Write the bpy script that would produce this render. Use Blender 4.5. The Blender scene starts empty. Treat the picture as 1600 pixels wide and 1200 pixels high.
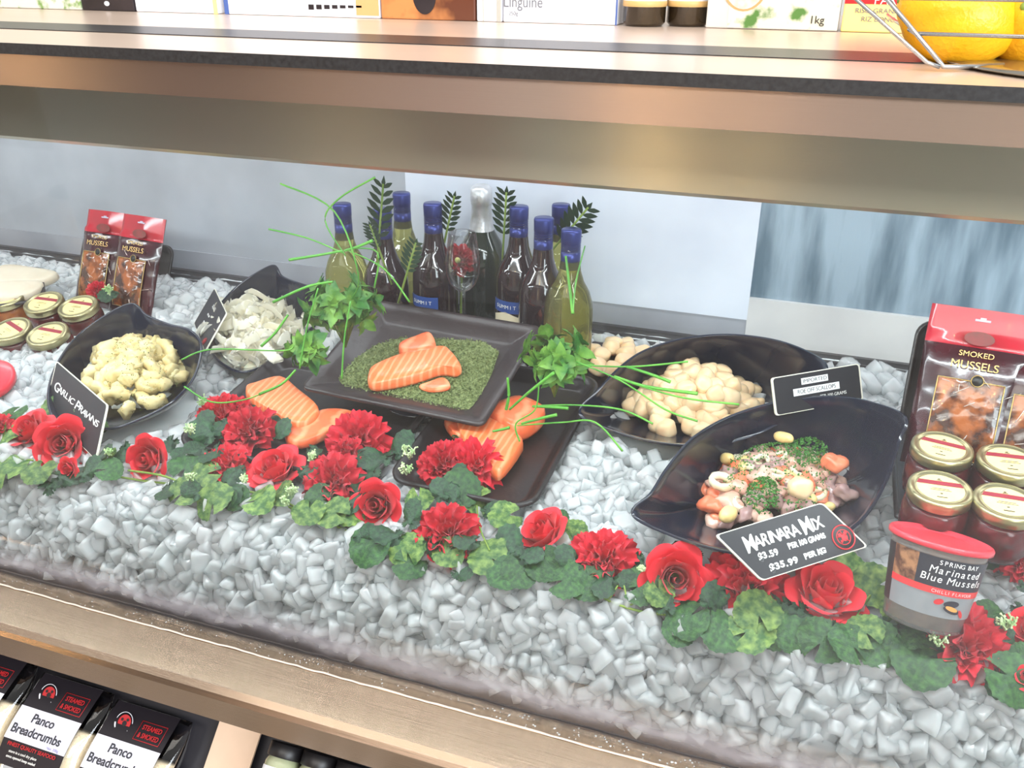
import bpy, math, random
import numpy as np
from mathutils import Matrix, Vector, Quaternion
random.seed(7); rng = np.random.default_rng(7)
S = bpy.context.scene; COL = S.collection
PI = math.pi

# ------------------------------------------------------------ camera
FPX = 1400.0
CR = np.array([[0.94386036, 0.3302874, 0.00615318], [0.14683826, -0.40278799, -0.90343808], [-0.29591579, 0.85362291, -0.42867444]])
cd = bpy.data.cameras.new('camera'); cam = bpy.data.objects.new('camera', cd); COL.objects.link(cam)
cd.sensor_width = 36; cd.lens = FPX / 1600 * 36; cd.clip_start = .02; cd.clip_end = 60
M4 = Matrix.Identity(4)
for i in range(3):
    M4[i][0] = CR[0][i]; M4[i][1] = -CR[1][i]; M4[i][2] = -CR[2][i]
cam.matrix_world = M4; S.camera = cam
# ------------------------------------------------------------ view, world, lights
S.view_settings.view_transform = 'Standard'; S.view_settings.look = 'None'
S.view_settings.gamma = 1; S.view_settings.use_curve_mapping = False
S.view_settings.exposure = 0.22
wd = bpy.data.worlds.new('world'); S.world = wd; wd.use_nodes = True
wd.node_tree.nodes['Background'].inputs[0].default_value = (.92, .91, .90, 1)
wd.node_tree.nodes['Background'].inputs[1].default_value = .80
def area(name, loc, rot, sx, sy, power, col):
    l = bpy.data.lights.new(name, 'AREA'); l.shape = 'RECTANGLE'; l.size = sx; l.size_y = sy; l.energy = power; l.color = col
    o = bpy.data.objects.new(name, l); o.location = loc; o.rotation_euler = rot; COL.objects.link(o); return o
area('ceiling_light', (-.3, .3, 1.5), (0, 0, 0), 3.0, 1.0, 22, (1, .94, .86))
area('front_fill_light', (-.2, -1.6, 1.3), (math.radians(55), 0, 0), 3.0, .8, 52, (1, .96, .91))  # added fill from the viewer side for surfaces facing forward
area('window_daylight', (2.2, -1.6, .6), (math.radians(80), 0, math.radians(50)), 2.2, 1.6, 150, (.86, .94, 1))
area('case_lamp', (-.6, .800, -.165), (math.radians(-4), 0, 0), 2.6, .03, 12.0, (.88, .96, 1))
area('case_rear_lamp', (-.6, 1.25, -.10), (0, 0, 0), 2.6, .05, 5, (.92, .96, 1))

# ------------------------------------------------------------ pixel helpers
def ray(px, py):
    d = CR.T @ np.array([(px - 800) / FPX, (py - 600) / FPX, 1.0]); return d / np.linalg.norm(d)
def PZ(px, py, z):
    d = ray(px, py); return d * (z / d[2])
def PY(px, py, y):
    d = ray(px, py); return d * (y / d[1])
def PP(px, py, p, n):
    d = ray(px, py); return d * (np.dot(p, n) / np.dot(d, n))
PROF = np.array([(.712, -.724), (.718, -.706), (.732, -.675), (.752, -.640), (.775, -.624), (.80, -.620), (1.42, -.568)])
def H(y): return float(np.interp(y, PROF[:, 0], PROF[:, 1]))
def PI_(px, py, lift=0.0):
    d = ray(px, py); lo, hi = .5, 3.0
    for _ in range(40):
        m = (lo + hi) / 2; p = d * m
        if p[2] > H(p[1]) + lift: lo = m
        else: hi = m
    return d * lo
def fwd(p): return float(CR[2] @ np.asarray(p))
def px2m(n, p): return n * fwd(p) / FPX

# ------------------------------------------------------------ materials
def srgb(c):
    if isinstance(c, str): c = tuple(int(c[i:i + 2], 16) for i in (0, 2, 4))
    return tuple((v / 255 / 12.92 if v / 255 <= .04045 else ((v / 255 + .055) / 1.055) ** 2.4) for v in c) + (1,)
MATS = {}
def mat(name, col, rough=.5, metal=0, col2=None, scale=20, contrast=(.35, .65), bump=0, bscale=60, stretch=None, coat=0, sss=0, sssr=.01,
        trans=0, ior=1.45, aniso=0, emit=0, kind='noise', rand=0, spec=.5, thin=False, detail=4, sheen=0, alpha=1, sssc=(1, .7, .5), tan=None):
    if name in MATS: return MATS[name]
    m = bpy.data.materials.new(name); m.use_nodes = True; nt = m.node_tree; N = nt.nodes; L = nt.links
    b = N['Principled BSDF']
    b.inputs['Base Color'].default_value = srgb(col); b.inputs['Roughness'].default_value = rough
    b.inputs['Metallic'].default_value = metal; b.inputs['Specular IOR Level'].default_value = spec
    b.inputs['Coat Weight'].default_value = coat; b.inputs['Coat Roughness'].default_value = .08
    b.inputs['Subsurface Weight'].default_value = sss; b.inputs['Subsurface Radius'].default_value = sssc; b.inputs['Subsurface Scale'].default_value = sssr
    b.inputs['Transmission Weight'].default_value = trans; b.inputs['IOR'].default_value = ior
    b.inputs['Anisotropic'].default_value = aniso; b.inputs['Sheen Weight'].default_value = sheen; b.inputs['Alpha'].default_value = alpha
    tc = N.new('ShaderNodeTexCoord'); mp = N.new('ShaderNodeMapping'); L.new(tc.outputs['Object'], mp.inputs[0])
    if stretch: mp.inputs['Scale'].default_value = stretch
    if col2 is not None:
        if kind == 'wave':
            t = N.new('ShaderNodeTexWave'); t.inputs['Scale'].default_value = scale; t.inputs['Distortion'].default_value = 3.5; t.inputs['Detail'].default_value = 2; t.inputs['Detail Scale'].default_value = 1.2
            out = t.outputs['Fac']
        elif kind == 'voronoi':
            t = N.new('ShaderNodeTexVoronoi'); t.inputs['Scale'].default_value = scale; out = t.outputs['Distance']
        else:
            t = N.new('ShaderNodeTexNoise'); t.inputs['Scale'].default_value = scale; t.inputs['Detail'].default_value = detail; out = t.outputs['Fac']
        L.new(mp.outputs[0], t.inputs['Vector'])
        r = N.new('ShaderNodeValToRGB'); r.color_ramp.elements[0].position = contrast[0]; r.color_ramp.elements[1].position = contrast[1]
        r.color_ramp.elements[0].color = srgb(col); r.color_ramp.elements[1].color = srgb(col2)
        L.new(out, r.inputs[0]); cur = r.outputs[0]
        L.new(cur, b.inputs['Base Color'])
    else: cur = None
    if rand:
        oi = N.new('ShaderNodeObjectInfo'); hs = N.new('ShaderNodeHueSaturation'); mr = N.new('ShaderNodeMapRange')
        mr.inputs[3].default_value = 1 - rand; mr.inputs[4].default_value = 1 + rand
        L.new(oi.outputs['Random'], mr.inputs[0]); L.new(mr.outputs[0], hs.inputs['Value'])
        if cur is not None: L.new(cur, hs.inputs['Color'])
        else: hs.inputs['Color'].default_value = srgb(col)
        L.new(hs.outputs[0], b.inputs['Base Color'])
    if bump:
        t2 = N.new('ShaderNodeTexNoise'); t2.inputs['Scale'].default_value = bscale; t2.inputs['Detail'].default_value = 5; L.new(mp.outputs[0], t2.inputs['Vector'])
        bp = N.new('ShaderNodeBump'); bp.inputs['Strength'].default_value = bump; bp.inputs['Distance'].default_value = .002
        L.new(t2.outputs['Fac'], bp.inputs['Height']); L.new(bp.outputs[0], b.inputs['Normal'])
    if tan:
        cx = N.new('ShaderNodeCombineXYZ')
        for q in range(3): cx.inputs[q].default_value = tan[q]
        L.new(cx.outputs[0], b.inputs['Tangent'])
    if emit:
        b.inputs['Emission Color'].default_value = srgb(col); b.inputs['Emission Strength'].default_value = emit
    MATS[name] = m; return m
def glass_sheet(name, tint, fog=False, fk=1.4):
    m = bpy.data.materials.new(name); m.use_nodes = True; nt = m.node_tree; N = nt.nodes; L = nt.links
    N.remove(N['Principled BSDF']); out = N['Material Output']
    tr = N.new('ShaderNodeBsdfTransparent'); tr.inputs[0].default_value = tint
    gl = N.new('ShaderNodeBsdfGlossy'); gl.inputs['Roughness'].default_value = .03
    fr = N.new('ShaderNodeFresnel'); fr.inputs[0].default_value = 1.5
    mx = N.new('ShaderNodeMixShader'); f2 = N.new('ShaderNodeMath'); f2.operation = 'MULTIPLY'; f2.inputs[1].default_value = fk; f2.use_clamp = True; L.new(fr.outputs[0], f2.inputs[0]); L.new(f2.outputs[0], mx.inputs[0]); L.new(tr.outputs[0], mx.inputs[1]); L.new(gl.outputs[0], mx.inputs[2])
    cur = mx.outputs[0]
    if fog:
        tc = N.new('ShaderNodeTexCoord'); sp = N.new('ShaderNodeSeparateXYZ'); L.new(tc.outputs['Object'], sp.inputs[0])
        nz = N.new('ShaderNodeTexNoise'); nz.inputs['Scale'].default_value = 22; nz.inputs['Detail'].default_value = 5; L.new(tc.outputs['Object'], nz.inputs['Vector'])
        nl = N.new('ShaderNodeTexNoise'); nl.inputs['Scale'].default_value = 2.3; L.new(tc.outputs['Object'], nl.inputs['Vector'])
        ad = N.new('ShaderNodeMath'); ad.operation = 'MULTIPLY_ADD'; ad.inputs[1].default_value = -.035; L.new(nz.outputs['Fac'], ad.inputs[0]); L.new(sp.outputs[2], ad.inputs[2])
        mr = N.new('ShaderNodeMapRange'); mr.interpolation_type = 'SMOOTHSTEP'
        mr.inputs[1].default_value = .004; mr.inputs[2].default_value = .050; mr.inputs[3].default_value = .50; mr.inputs[4].default_value = .0
        L.new(ad.outputs[0], mr.inputs[0])
        lo = N.new('ShaderNodeMapRange'); lo.interpolation_type = 'SMOOTHSTEP'; lo.inputs[1].default_value = -.002; lo.inputs[2].default_value = .020; lo.inputs[3].default_value = .12; lo.inputs[4].default_value = 1
        L.new(ad.outputs[0], lo.inputs[0]); fm = N.new('ShaderNodeMath'); fm.operation = 'MULTIPLY'; L.new(mr.outputs[0], fm.inputs[0]); L.new(lo.outputs[0], fm.inputs[1])
        # a thin patchy pale haze over the rest of the pane
        m2 = N.new('ShaderNodeMapRange'); m2.inputs[1].default_value = .45; m2.inputs[2].default_value = .75; m2.inputs[3].default_value = .0; m2.inputs[4].default_value = .04
        L.new(nl.outputs['Fac'], m2.inputs[0])
        sm = N.new('ShaderNodeMath'); sm.operation = 'ADD'; L.new(fm.outputs[0], sm.inputs[0]); L.new(m2.outputs[0], sm.inputs[1])
        df = N.new('ShaderNodeBsdfDiffuse'); df.inputs[0].default_value = srgb((215, 210, 218))
        tl = N.new('ShaderNodeBsdfTranslucent'); tl.inputs[0].default_value = srgb((215, 210, 218))
        mh = N.new('ShaderNodeMixShader'); mh.inputs[0].default_value = .5; L.new(df.outputs[0], mh.inputs[1]); L.new(tl.outputs[0], mh.inputs[2])
        m3 = N.new('ShaderNodeMixShader'); L.new(sm.outputs[0], m3.inputs[0]); L.new(cur, m3.inputs[1]); L.new(mh.outputs[0], m3.inputs[2]); cur = m3.outputs[0]
    L.new(cur, out.inputs['Surface']); return m

STEEL = mat('brushed_steel', (156, 138, 127), .32, .95, (162, 144, 133), 1, (.3, .7), .04, 900, (.01, 1, 1), aniso=.93, tan=(0, 0, 1))
STEEL_G = mat('grey_steel', (178, 171, 154), .30, .9, (184, 177, 160), 1, (.3, .7), .04, 900, (.01, 1, 1), aniso=.93, tan=(0, 0, 1))
STEEL_T = mat('satin_steel_top', (212, 192, 176), .30, .35, (220, 200, 184), 12, (.3, .7), .06, 300, (.05, 1, 1))
BLACKR = mat('black_rubber', (26, 25, 27), .45, 0, (40, 40, 42), 300)
BLACKM = mat('black_melamine', (24, 29, 44), .16, 0, (32, 36, 52), 6, coat=.3)
TRAYM = mat('dark_tray_plastic', (30, 26, 28), .28, 0, (40, 34, 35), 8, bump=.15, bscale=180)
PLATEM = mat('dark_plate', (44, 36, 37), .3, 0, (56, 46, 46), 7, bump=.15, bscale=150)
ICE = mat('ice', (240, 250, 252), .12, 0, (253, 254, 255), 30, (.35, .7), .12, 70, coat=.6, sss=.8, sssr=.02, trans=.06, ior=1.31, sssc=(.9, 1, 1), alpha=.50)
BED = mat('ice_bed', (236, 242, 243), .35, 0, (248, 250, 250), 40, (.35, .7), .3, 60)
RED = mat('red_petal', (206, 14, 36), .55, 0, (222, 26, 46), 2, sss=.3, sssr=.004, rand=.14, sheen=.2)
REDC = mat('carnation_petal', (186, 10, 38), .6, 0, (212, 22, 48), 4, sss=.35, sssr=.004, rand=.14, sheen=.2)
def leafmat(name, dark, light, sc):
    if name in MATS: return MATS[name]
    m = mat(name, dark, .5, 0, light, sc, (.40, .72), .5, (sc * 1.5 if sc > 20 else 9), rand=.18, sss=.05, sssr=.003, detail=6); return m
LEAF = leafmat('leaf_green', (24, 62, 30), (60, 104, 44), 4)
LEAFV = leafmat('leaf_variegated', (42, 82, 34), (128, 152, 72), 2.6)
LEAFD = leafmat('leaf_dark', (18, 46, 30), (42, 84, 46), 4)
HERB = leafmat('herb_leaf', (40, 98, 30), (118, 160, 60), 45)
STEM = mat('stem_green', (104, 134, 50), .5, 0, (130, 150, 64), 40)
CHIVE = mat('chive_green', (62, 134, 44), .35, 0, (104, 172, 62), 25)
SPRIG = mat('sprig_green', (150, 186, 120), .5, 0, (214, 224, 180), 90)

# ------------------------------------------------------------ object helpers
TM = {}
def obj(name, V, Fc, m, parent=None, smooth=True, world=False, mats=None, mi=None):
    V = np.asarray(V, float)
    off = None
    if parent is not None:
        if world:
            Mi = np.array(TM[parent.name].inverted()); V = V @ Mi[:3, :3].T + Mi[:3, 3]
    else:
        off = np.array([(V[:, 0].min() + V[:, 0].max()) / 2, (V[:, 1].min() + V[:, 1].max()) / 2, V[:, 2].min()]); V = V - off
    me = bpy.data.meshes.new(name); me.from_pydata(V.tolist(), [], [list(map(int, f)) for f in Fc])
    for mm in (mats or [m]): me.materials.append(mm)
    if mi is not None: me.polygons.foreach_set('material_index', mi)
    if smooth: me.polygons.foreach_set('use_smooth', [True] * len(me.polygons))
    me.update()
    o = bpy.data.objects.new(name, me); COL.objects.link(o)
    if parent is not None: o.parent = parent
    else: o.location = off
    return o
def tag(o, label=None, cat=None, group=None, kind=None):
    if label: o['label'] = label
    if cat: o['category'] = cat
    if group: o['group'] = group
    if kind: o['kind'] = kind
    return o
def thing(name, label, cat, M, group=None):
    o = bpy.data.objects.new(name, None); o.empty_display_size = .02; COL.objects.link(o)
    if not isinstance(M, Matrix): M = Matrix.Translation(Vector([float(a) for a in M]))
    o.matrix_world = M; TM[o.name] = M.copy(); return tag(o, label, cat, group)
def frame(o, x, z):
    x = np.asarray(x, float); z = np.asarray(z, float); z = z / np.linalg.norm(z); x = x - z * np.dot(x, z); x /= np.linalg.norm(x); y = np.cross(z, x)
    M = Matrix.Identity(4)
    for i in range(3): M[i][0] = x[i]; M[i][1] = y[i]; M[i][2] = z[i]; M[i][3] = float(o[i])
    return M
def box(x0, x1, y0, y1, z0, z1):
    V = [(x, y, z) for z in (z0, z1) for y in (y0, y1) for x in (x0, x1)]
    return V, [(0, 2, 3, 1), (4, 5, 7, 6), (0, 1, 5, 4), (2, 6, 7, 3), (0, 4, 6, 2), (1, 3, 7, 5)]
def merge(parts):
    V = []; Fc = []; n = 0
    for v, f in parts:
        V.extend([tuple(a) for a in v]); Fc.extend([tuple(i + n for i in q) for q in f]); n += len(v)
    return V, Fc
def bevel(o, w, seg=2):
    b = o.modifiers.new('bevel', 'BEVEL'); b.width = w; b.segments = seg; b.limit_method = 'ANGLE'; return o
def solid(o, t, off=-1):
    s = o.modifiers.new('solid', 'SOLIDIFY'); s.thickness = t; s.offset = off; return o
def subs(o, n=1):
    s = o.modifiers.new('subs', 'SUBSURF'); s.levels = n; s.render_levels = n; return o
def lathe(prof, n=32, cap=True):
    V = []; Fc = []; k = len(prof)
    for r, z in prof:
        for i in range(n):
            a = 2 * PI * i / n; V.append((r * math.cos(a), r * math.sin(a), z))
    for j in range(k - 1):
        for i in range(n):
            a = j * n + i; b = j * n + (i + 1) % n; Fc.append((a, b, b + n, a + n))
    if cap:
        if prof[0][0] > 1e-6: Fc.append(tuple(range(n))[::-1])
        if prof[-1][0] > 1e-6: Fc.append(tuple((k - 1) * n + i for i in range(n)))
    return V, Fc
def tube(pts, r, n=7, r1=None):
    P = [np.asarray(p, float) for p in pts]; V = []; Fc = []
    up = np.array([0, 0, 1.0]); N = len(P)
    for i, p in enumerate(P):
        t = P[min(i + 1, N - 1)] - P[max(i - 1, 0)]; t = t / (np.linalg.norm(t) + 1e-9)
        a = np.cross(t, up)
        if np.linalg.norm(a) < .1: a = np.cross(t, np.array([1.0, 0, 0]))
        a /= np.linalg.norm(a); b = np.cross(t, a); rr = r if r1 is None else r + (r1 - r) * i / (N - 1)
        for k in range(n):
            an = 2 * PI * k / n; V.append(p + rr * (math.cos(an) * a + math.sin(an) * b))
    for i in range(N - 1):
        for k in range(n):
            a = i * n + k; b = i * n + (k + 1) % n; Fc.append((a, b, b + n, a + n))
    Fc.append(tuple(range(n))[::-1]); Fc.append(tuple((N - 1) * n + k for k in range(n)))
    return V, Fc
def crom(pts, n=8, closed=False):
    P = [np.asarray(p, float) for p in pts]; K = len(P); out = []
    rngi = range(K) if closed else range(K - 1)
    for i in rngi:
        if closed: p0, p1, p2, p3 = P[(i - 1) % K], P[i], P[(i + 1) % K], P[(i + 2) % K]
        else: p0, p1, p2, p3 = P[max(i - 1, 0)], P[i], P[i + 1], P[min(i + 2, K - 1)]
        for k in range(n):
            t = k / n; out.append(.5 * ((2 * p1) + (-p0 + p2) * t + (2 * p0 - 5 * p1 + 4 * p2 - p3) * t * t + (-p0 + 3 * p1 - 3 * p2 + p3) * t ** 3))
    if not closed: out.append(P[-1])
    return out
_txt = 0
def text(s, size, m, parent, loc, name='lettering', rot=0, align='CENTER', depth=.0002, shear=0, sx=1, bold=0, rotm=None):
    cu = bpy.data.curves.new('t', 'FONT'); cu.body = s; cu.size = size; cu.align_x = align; cu.align_y = 'CENTER'; cu.extrude = depth; cu.shear = shear; cu.offset = bold
    t = bpy.data.objects.new('t', cu); COL.objects.link(t)
    me = bpy.data.meshes.new_from_object(t); bpy.data.objects.remove(t); me.name = name
    me.materials.clear(); me.materials.append(m)
    o = bpy.data.objects.new(name, me); COL.objects.link(o); o.parent = parent
    Mx = Matrix.Translation(Vector(loc)) @ (rotm if rotm is not None else Matrix.Identity(4)) @ Matrix.Rotation(rot, 4, 'Z') @ Matrix.Diagonal((sx, 1, 1, 1))
    o.matrix_local = Mx; return o
def inpoly(x, y, P):
    c = False; j = len(P) - 1
    for i in range(len(P)):
        if (P[i][1] > y) != (P[j][1] > y) and x < (P[j][0] - P[i][0]) * (y - P[i][1]) / (P[j][1] - P[i][1] + 1e-12) + P[i][0]: c = not c
        j = i
    return c
def xf(V, M):
    A = np.array(M); V = np.asarray(V, float); return V @ A[:3, :3].T + A[:3, 3]
def disc(r, z, n=28, sx=1, sy=1):
    return [(r * sx * math.cos(2 * PI * i / n), r * sy * math.sin(2 * PI * i / n), z) for i in range(n)], [tuple(range(n))]
def slabpoly(P2, z0, z1):
    n = len(P2); V = [(p[0], p[1], z0) for p in P2] + [(p[0], p[1], z1) for p in P2]
    Fc = [tuple(range(n))[::-1], tuple(range(n, 2 * n))] + [(i, (i + 1) % n, (i + 1) % n + n, i + n) for i in range(n)]
    return V, Fc
def rrect(w, h, r, n=6):
    out = []
    for cx, cy, a0 in ((w / 2 - r, h / 2 - r, 0), (-w / 2 + r, h / 2 - r, PI / 2), (-w / 2 + r, -h / 2 + r, PI), (w / 2 - r, -h / 2 + r, 1.5 * PI)):
        for k in range(n + 1):
            a = a0 + PI / 2 * k / n; out.append((cx + r * math.cos(a), cy + r * math.sin(a)))
    return out
def rings(R, cap0=True, cap1=True):
    n = len(R[0]); V = [tuple(p) for r in R for p in r]; Fc = []
    for j in range(len(R) - 1):
        for i in range(n):
            a = j * n + i; b = j * n + (i + 1) % n; Fc.append((a, b, b + n, a + n))
    if cap0: Fc.append(tuple(range(n))[::-1])
    if cap1: Fc.append(tuple((len(R) - 1) * n + i for i in range(n)))
    return V, Fc

X0, X1 = -2.3, 1.0
YF = .62; YG = .70; YW = 1.42
# ============================================================ SETTING (case and room)
def structure(name, V, Fc, m, label=None, smooth=False):
    o = obj(name, V, Fc, m, smooth=smooth); o['kind'] = 'structure'
    if label: o['label'] = label
    return o
structure('floor', *box(-4, 4, -4, 3, -1.55, -1.5), mat('floor_tile', (150, 146, 140), .35, 0, (168, 162, 155), 3))
structure('wall_back', *box(-4, 4, 2.9, 3.0, -1.5, 2.2), mat('shop_wall', (206, 204, 200), .7, 0, (214, 212, 208), 5))
# case interior
CASEIN = mat('case_liner', (52, 50, 56), .4, .2, (64, 62, 66), 8)
structure('wall_front', *box(X0, X1, .628, .80, -.810, -.795), CASEIN)
structure('wall_liner', *box(X0, X1, .7035, .7150, -.80, -.728), CASEIN)
structure('trim_1', *box(X0, X1, .6985, .7015, -.800, -.7455), mat('gasket', (24, 24, 26), .5))
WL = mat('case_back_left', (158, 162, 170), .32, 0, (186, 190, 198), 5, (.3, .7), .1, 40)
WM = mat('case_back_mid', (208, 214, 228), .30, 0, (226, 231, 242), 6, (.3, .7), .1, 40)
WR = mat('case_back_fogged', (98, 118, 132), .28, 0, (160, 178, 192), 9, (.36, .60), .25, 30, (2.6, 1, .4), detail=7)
WB = mat('case_back_sill', (208, 206, 206), .4, 0, (222, 220, 218), 8)
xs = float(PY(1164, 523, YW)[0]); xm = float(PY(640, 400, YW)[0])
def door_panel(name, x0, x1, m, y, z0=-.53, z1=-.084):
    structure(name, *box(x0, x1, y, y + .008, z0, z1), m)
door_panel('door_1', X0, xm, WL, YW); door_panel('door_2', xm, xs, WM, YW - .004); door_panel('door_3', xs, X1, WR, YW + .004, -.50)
structure('trim_2', *box(X0, X1, YW - .002, YW + .02, -.578, -.53), mat('case_back_foot', (150, 152, 160), .4, 0, (172, 174, 182), 6))
structure('trim_3', *box(xs, X1, YW - .004, YW + .0035, -.570, -.492), WB)
# door track (three thin rails) at the foot of the doors
tr = merge([box(X0, X1, YW - .052, YW - .002, -.598, -.583), box(X0, X1, YW - .046, YW - .041, -.583, -.574), box(X0, X1, YW - .030, YW - .025, -.583, -.572), box(X0, X1, YW - .012, YW - .002, -.583, -.568)])
structure('trim_4', *tr, mat('track_metal', (96, 94, 96), .4, .6))
structure('ceiling', *box(X0, X1, .745, YW + .03, -.083, -.076), mat('case_roof', (170, 172, 176), .4, .3))
# valance inside the glass
va = [(.742, -.090), (.736, -.172), (.741, -.176), (.752, -.176), (.754, -.168), (.750, -.086)]
V = [(x, y, z) for x in (X0, X1) for y, z in va]; n = 6
structure('trim_5', V, [tuple(range(n)), tuple(range(n, 2 * n))[::-1]] + [(i, i + n, (i + 1) % n + n, (i + 1) % n) for i in range(n)], STEEL_G)
# front fascia
structure('trim_6', *box(X0, X1, YF, YF + .016, -.1012, -.0752), STEEL)
structure('trim_7', *box(X0, X1, YF - .004, float(PZ(800, 102, -.0664)[1]), -.0750, -.0662), BLACKR)
# shelf on top of the case
o = structure('trim_8', *box(X0, X1, YF + .001, 1.40, -.0668 - .006, -.0668), STEEL_T); 
structure('trim_9', *box(X0, X1, float(PZ(800,75,-.0666)[1]), float(PZ(800,62,-.0666)[1]), -.0665, -.0660), mat('shelf_seal', (38, 37, 40), .35, 0, (58, 57, 60), 400, (.5, .8)))
# sill ledge, groove line, lower fascia
led = [(YG + .001, -.7475), (YG - .020, -.7485), (YG - .0215, -.7500), (YG - .023, -.7492), (.625, -.7535), (.617, -.757), (.613, -.762), (.6145, -.797), (.619, -.800), (.625, -.800), (.628, -.77), (YG + .001, -.760)]
V = [(x, y, z) for x in (X0, X1) for y, z in led]; n = len(led)
o = structure('trim_10', V, [tuple(range(n)), tuple(range(n, 2 * n))[::-1]] + [(i, i + n, (i + 1) % n + n, (i + 1) % n) for i in range(n)],
              mat('ledge_steel', (162, 140, 120), .24, .95, (172, 150, 130), 10, (.3, .7), .08, 420, (.03, 1, 1), aniso=.85, tan=(0, 1, 0)))
# groove sealant bead with drips
bead = [(x, YG - .0215 + random.uniform(-.0008, .0008), -.7483) for x in np.arange(X0, X1, .012)]
structure('trim_11', *tube(bead, .0011, 5), mat('sealant', (214, 196, 182), .4))
# water beads on the ledge
ds = []
dp = lathe([(0.0001, .55), (.5, .48), (.85, .25), (1, 0)], 8, False)
for i in range(420):
    x = random.uniform(-.95, .15); y = YG - random.uniform(.002, .019); r = random.uniform(.0004, .0013) * (1.2 if x > -.3 else .8)
    ds.append(([(x + v[0] * r, y + v[1] * r, -.7478 - (YG - y) * .05 + v[2] * r) for v in dp[0]], dp[1]))
tag(obj('water_beads', *merge(ds), mat('water', (235, 240, 242), .05, 0, trans=.6, ior=1.33)), 'tiny water beads condensed on the steel ledge below the glass', 'water', kind='stuff')
# lower shelf behind the bags
structure('wall_lower', *box(X0, X1, .80, .82, -1.5, -.80), mat('under_panel', (30, 29, 34), .6, 0, (44, 42, 46), 8))
_p = PY(67, 1050, .66); _al = math.radians(43); _d = np.array([0, -math.cos(_al), -math.sin(_al)]); _n = np.array([0, -math.sin(_al), math.cos(_al)])
_c0 = np.array([0, _p[1], _p[2]]) - _n * .0285 - _d * .03; _c1 = _c0 + _d * .30
V = [(x, q[1], q[2]) for x in (X0, X1) for q in (_c0, _c1, _c1 + _n * .03, _c1 + _n * .03 + _d * .012, _c1 + _d * .012 - _n * .012, _c0 - _n * .012)]
structure('trim_12', V, [tuple(range(6)), tuple(range(6, 12))[::-1]] + [(i, i + 6, (i + 1) % 6 + 6, (i + 1) % 6) for i in range(6)], mat('under_shelf', (34, 33, 40), .5))
# case front glass
gm = glass_sheet('display_glass', (.93, .965, .955, 1), True)
gy0, gz0, gy1, gz1 = YG - .010, -.747, YF + .034, -.073
V = [(X0, gy0, gz0), (X1, gy0, gz0), (X1, gy1, gz1), (X0, gy1, gz1), (X0, gy0 + .006, gz0), (X1, gy0 + .006, gz0), (X1, gy1 + .006, gz1), (X0, gy1 + .006, gz1)]
structure('window_1', V[:4], [(0, 1, 2, 3)], gm)

# ============================================================ ICE
FOOT = []       # footprints (world xy polygons) that carry no ice cubes
ICE_GAPS = []
def cube_proto(seed):
    r = np.random.default_rng(seed); V = []; Fc = []; idx = {}
    n = 4
    def vid(p):
        k = tuple(p)
        if k not in idx: idx[k] = len(V); V.append(p)
        return idx[k]
    for ax in range(3):
        for s in (0, n):
            for i in range(n):
                for j in range(n):
                    q = []
                    for di, dj in ((0, 0), (1, 0), (1, 1), (0, 1)):
                        c = [0, 0, 0]; c[ax] = s; c[(ax + 1) % 3] = i + di; c[(ax + 2) % 3] = j + dj; q.append(vid(tuple(c)))
                    Fc.append(tuple(q if s else q[::-1]))
    V = np.array(V, float) / n * 2 - 1
    V = V / (np.sum(np.abs(V) ** 9, axis=1) ** (1 / 9))[:, None]
    sc = np.array([1, r.uniform(.7, 1.1), r.uniform(.55, .95)]); A = r.normal(size=(3, 3)) * .14 + np.eye(3)
    V = (V * sc) @ A.T + r.normal(size=V.shape) * .022
    return V, np.array(Fc)
CP = [cube_proto(i) for i in range(10)]
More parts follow.
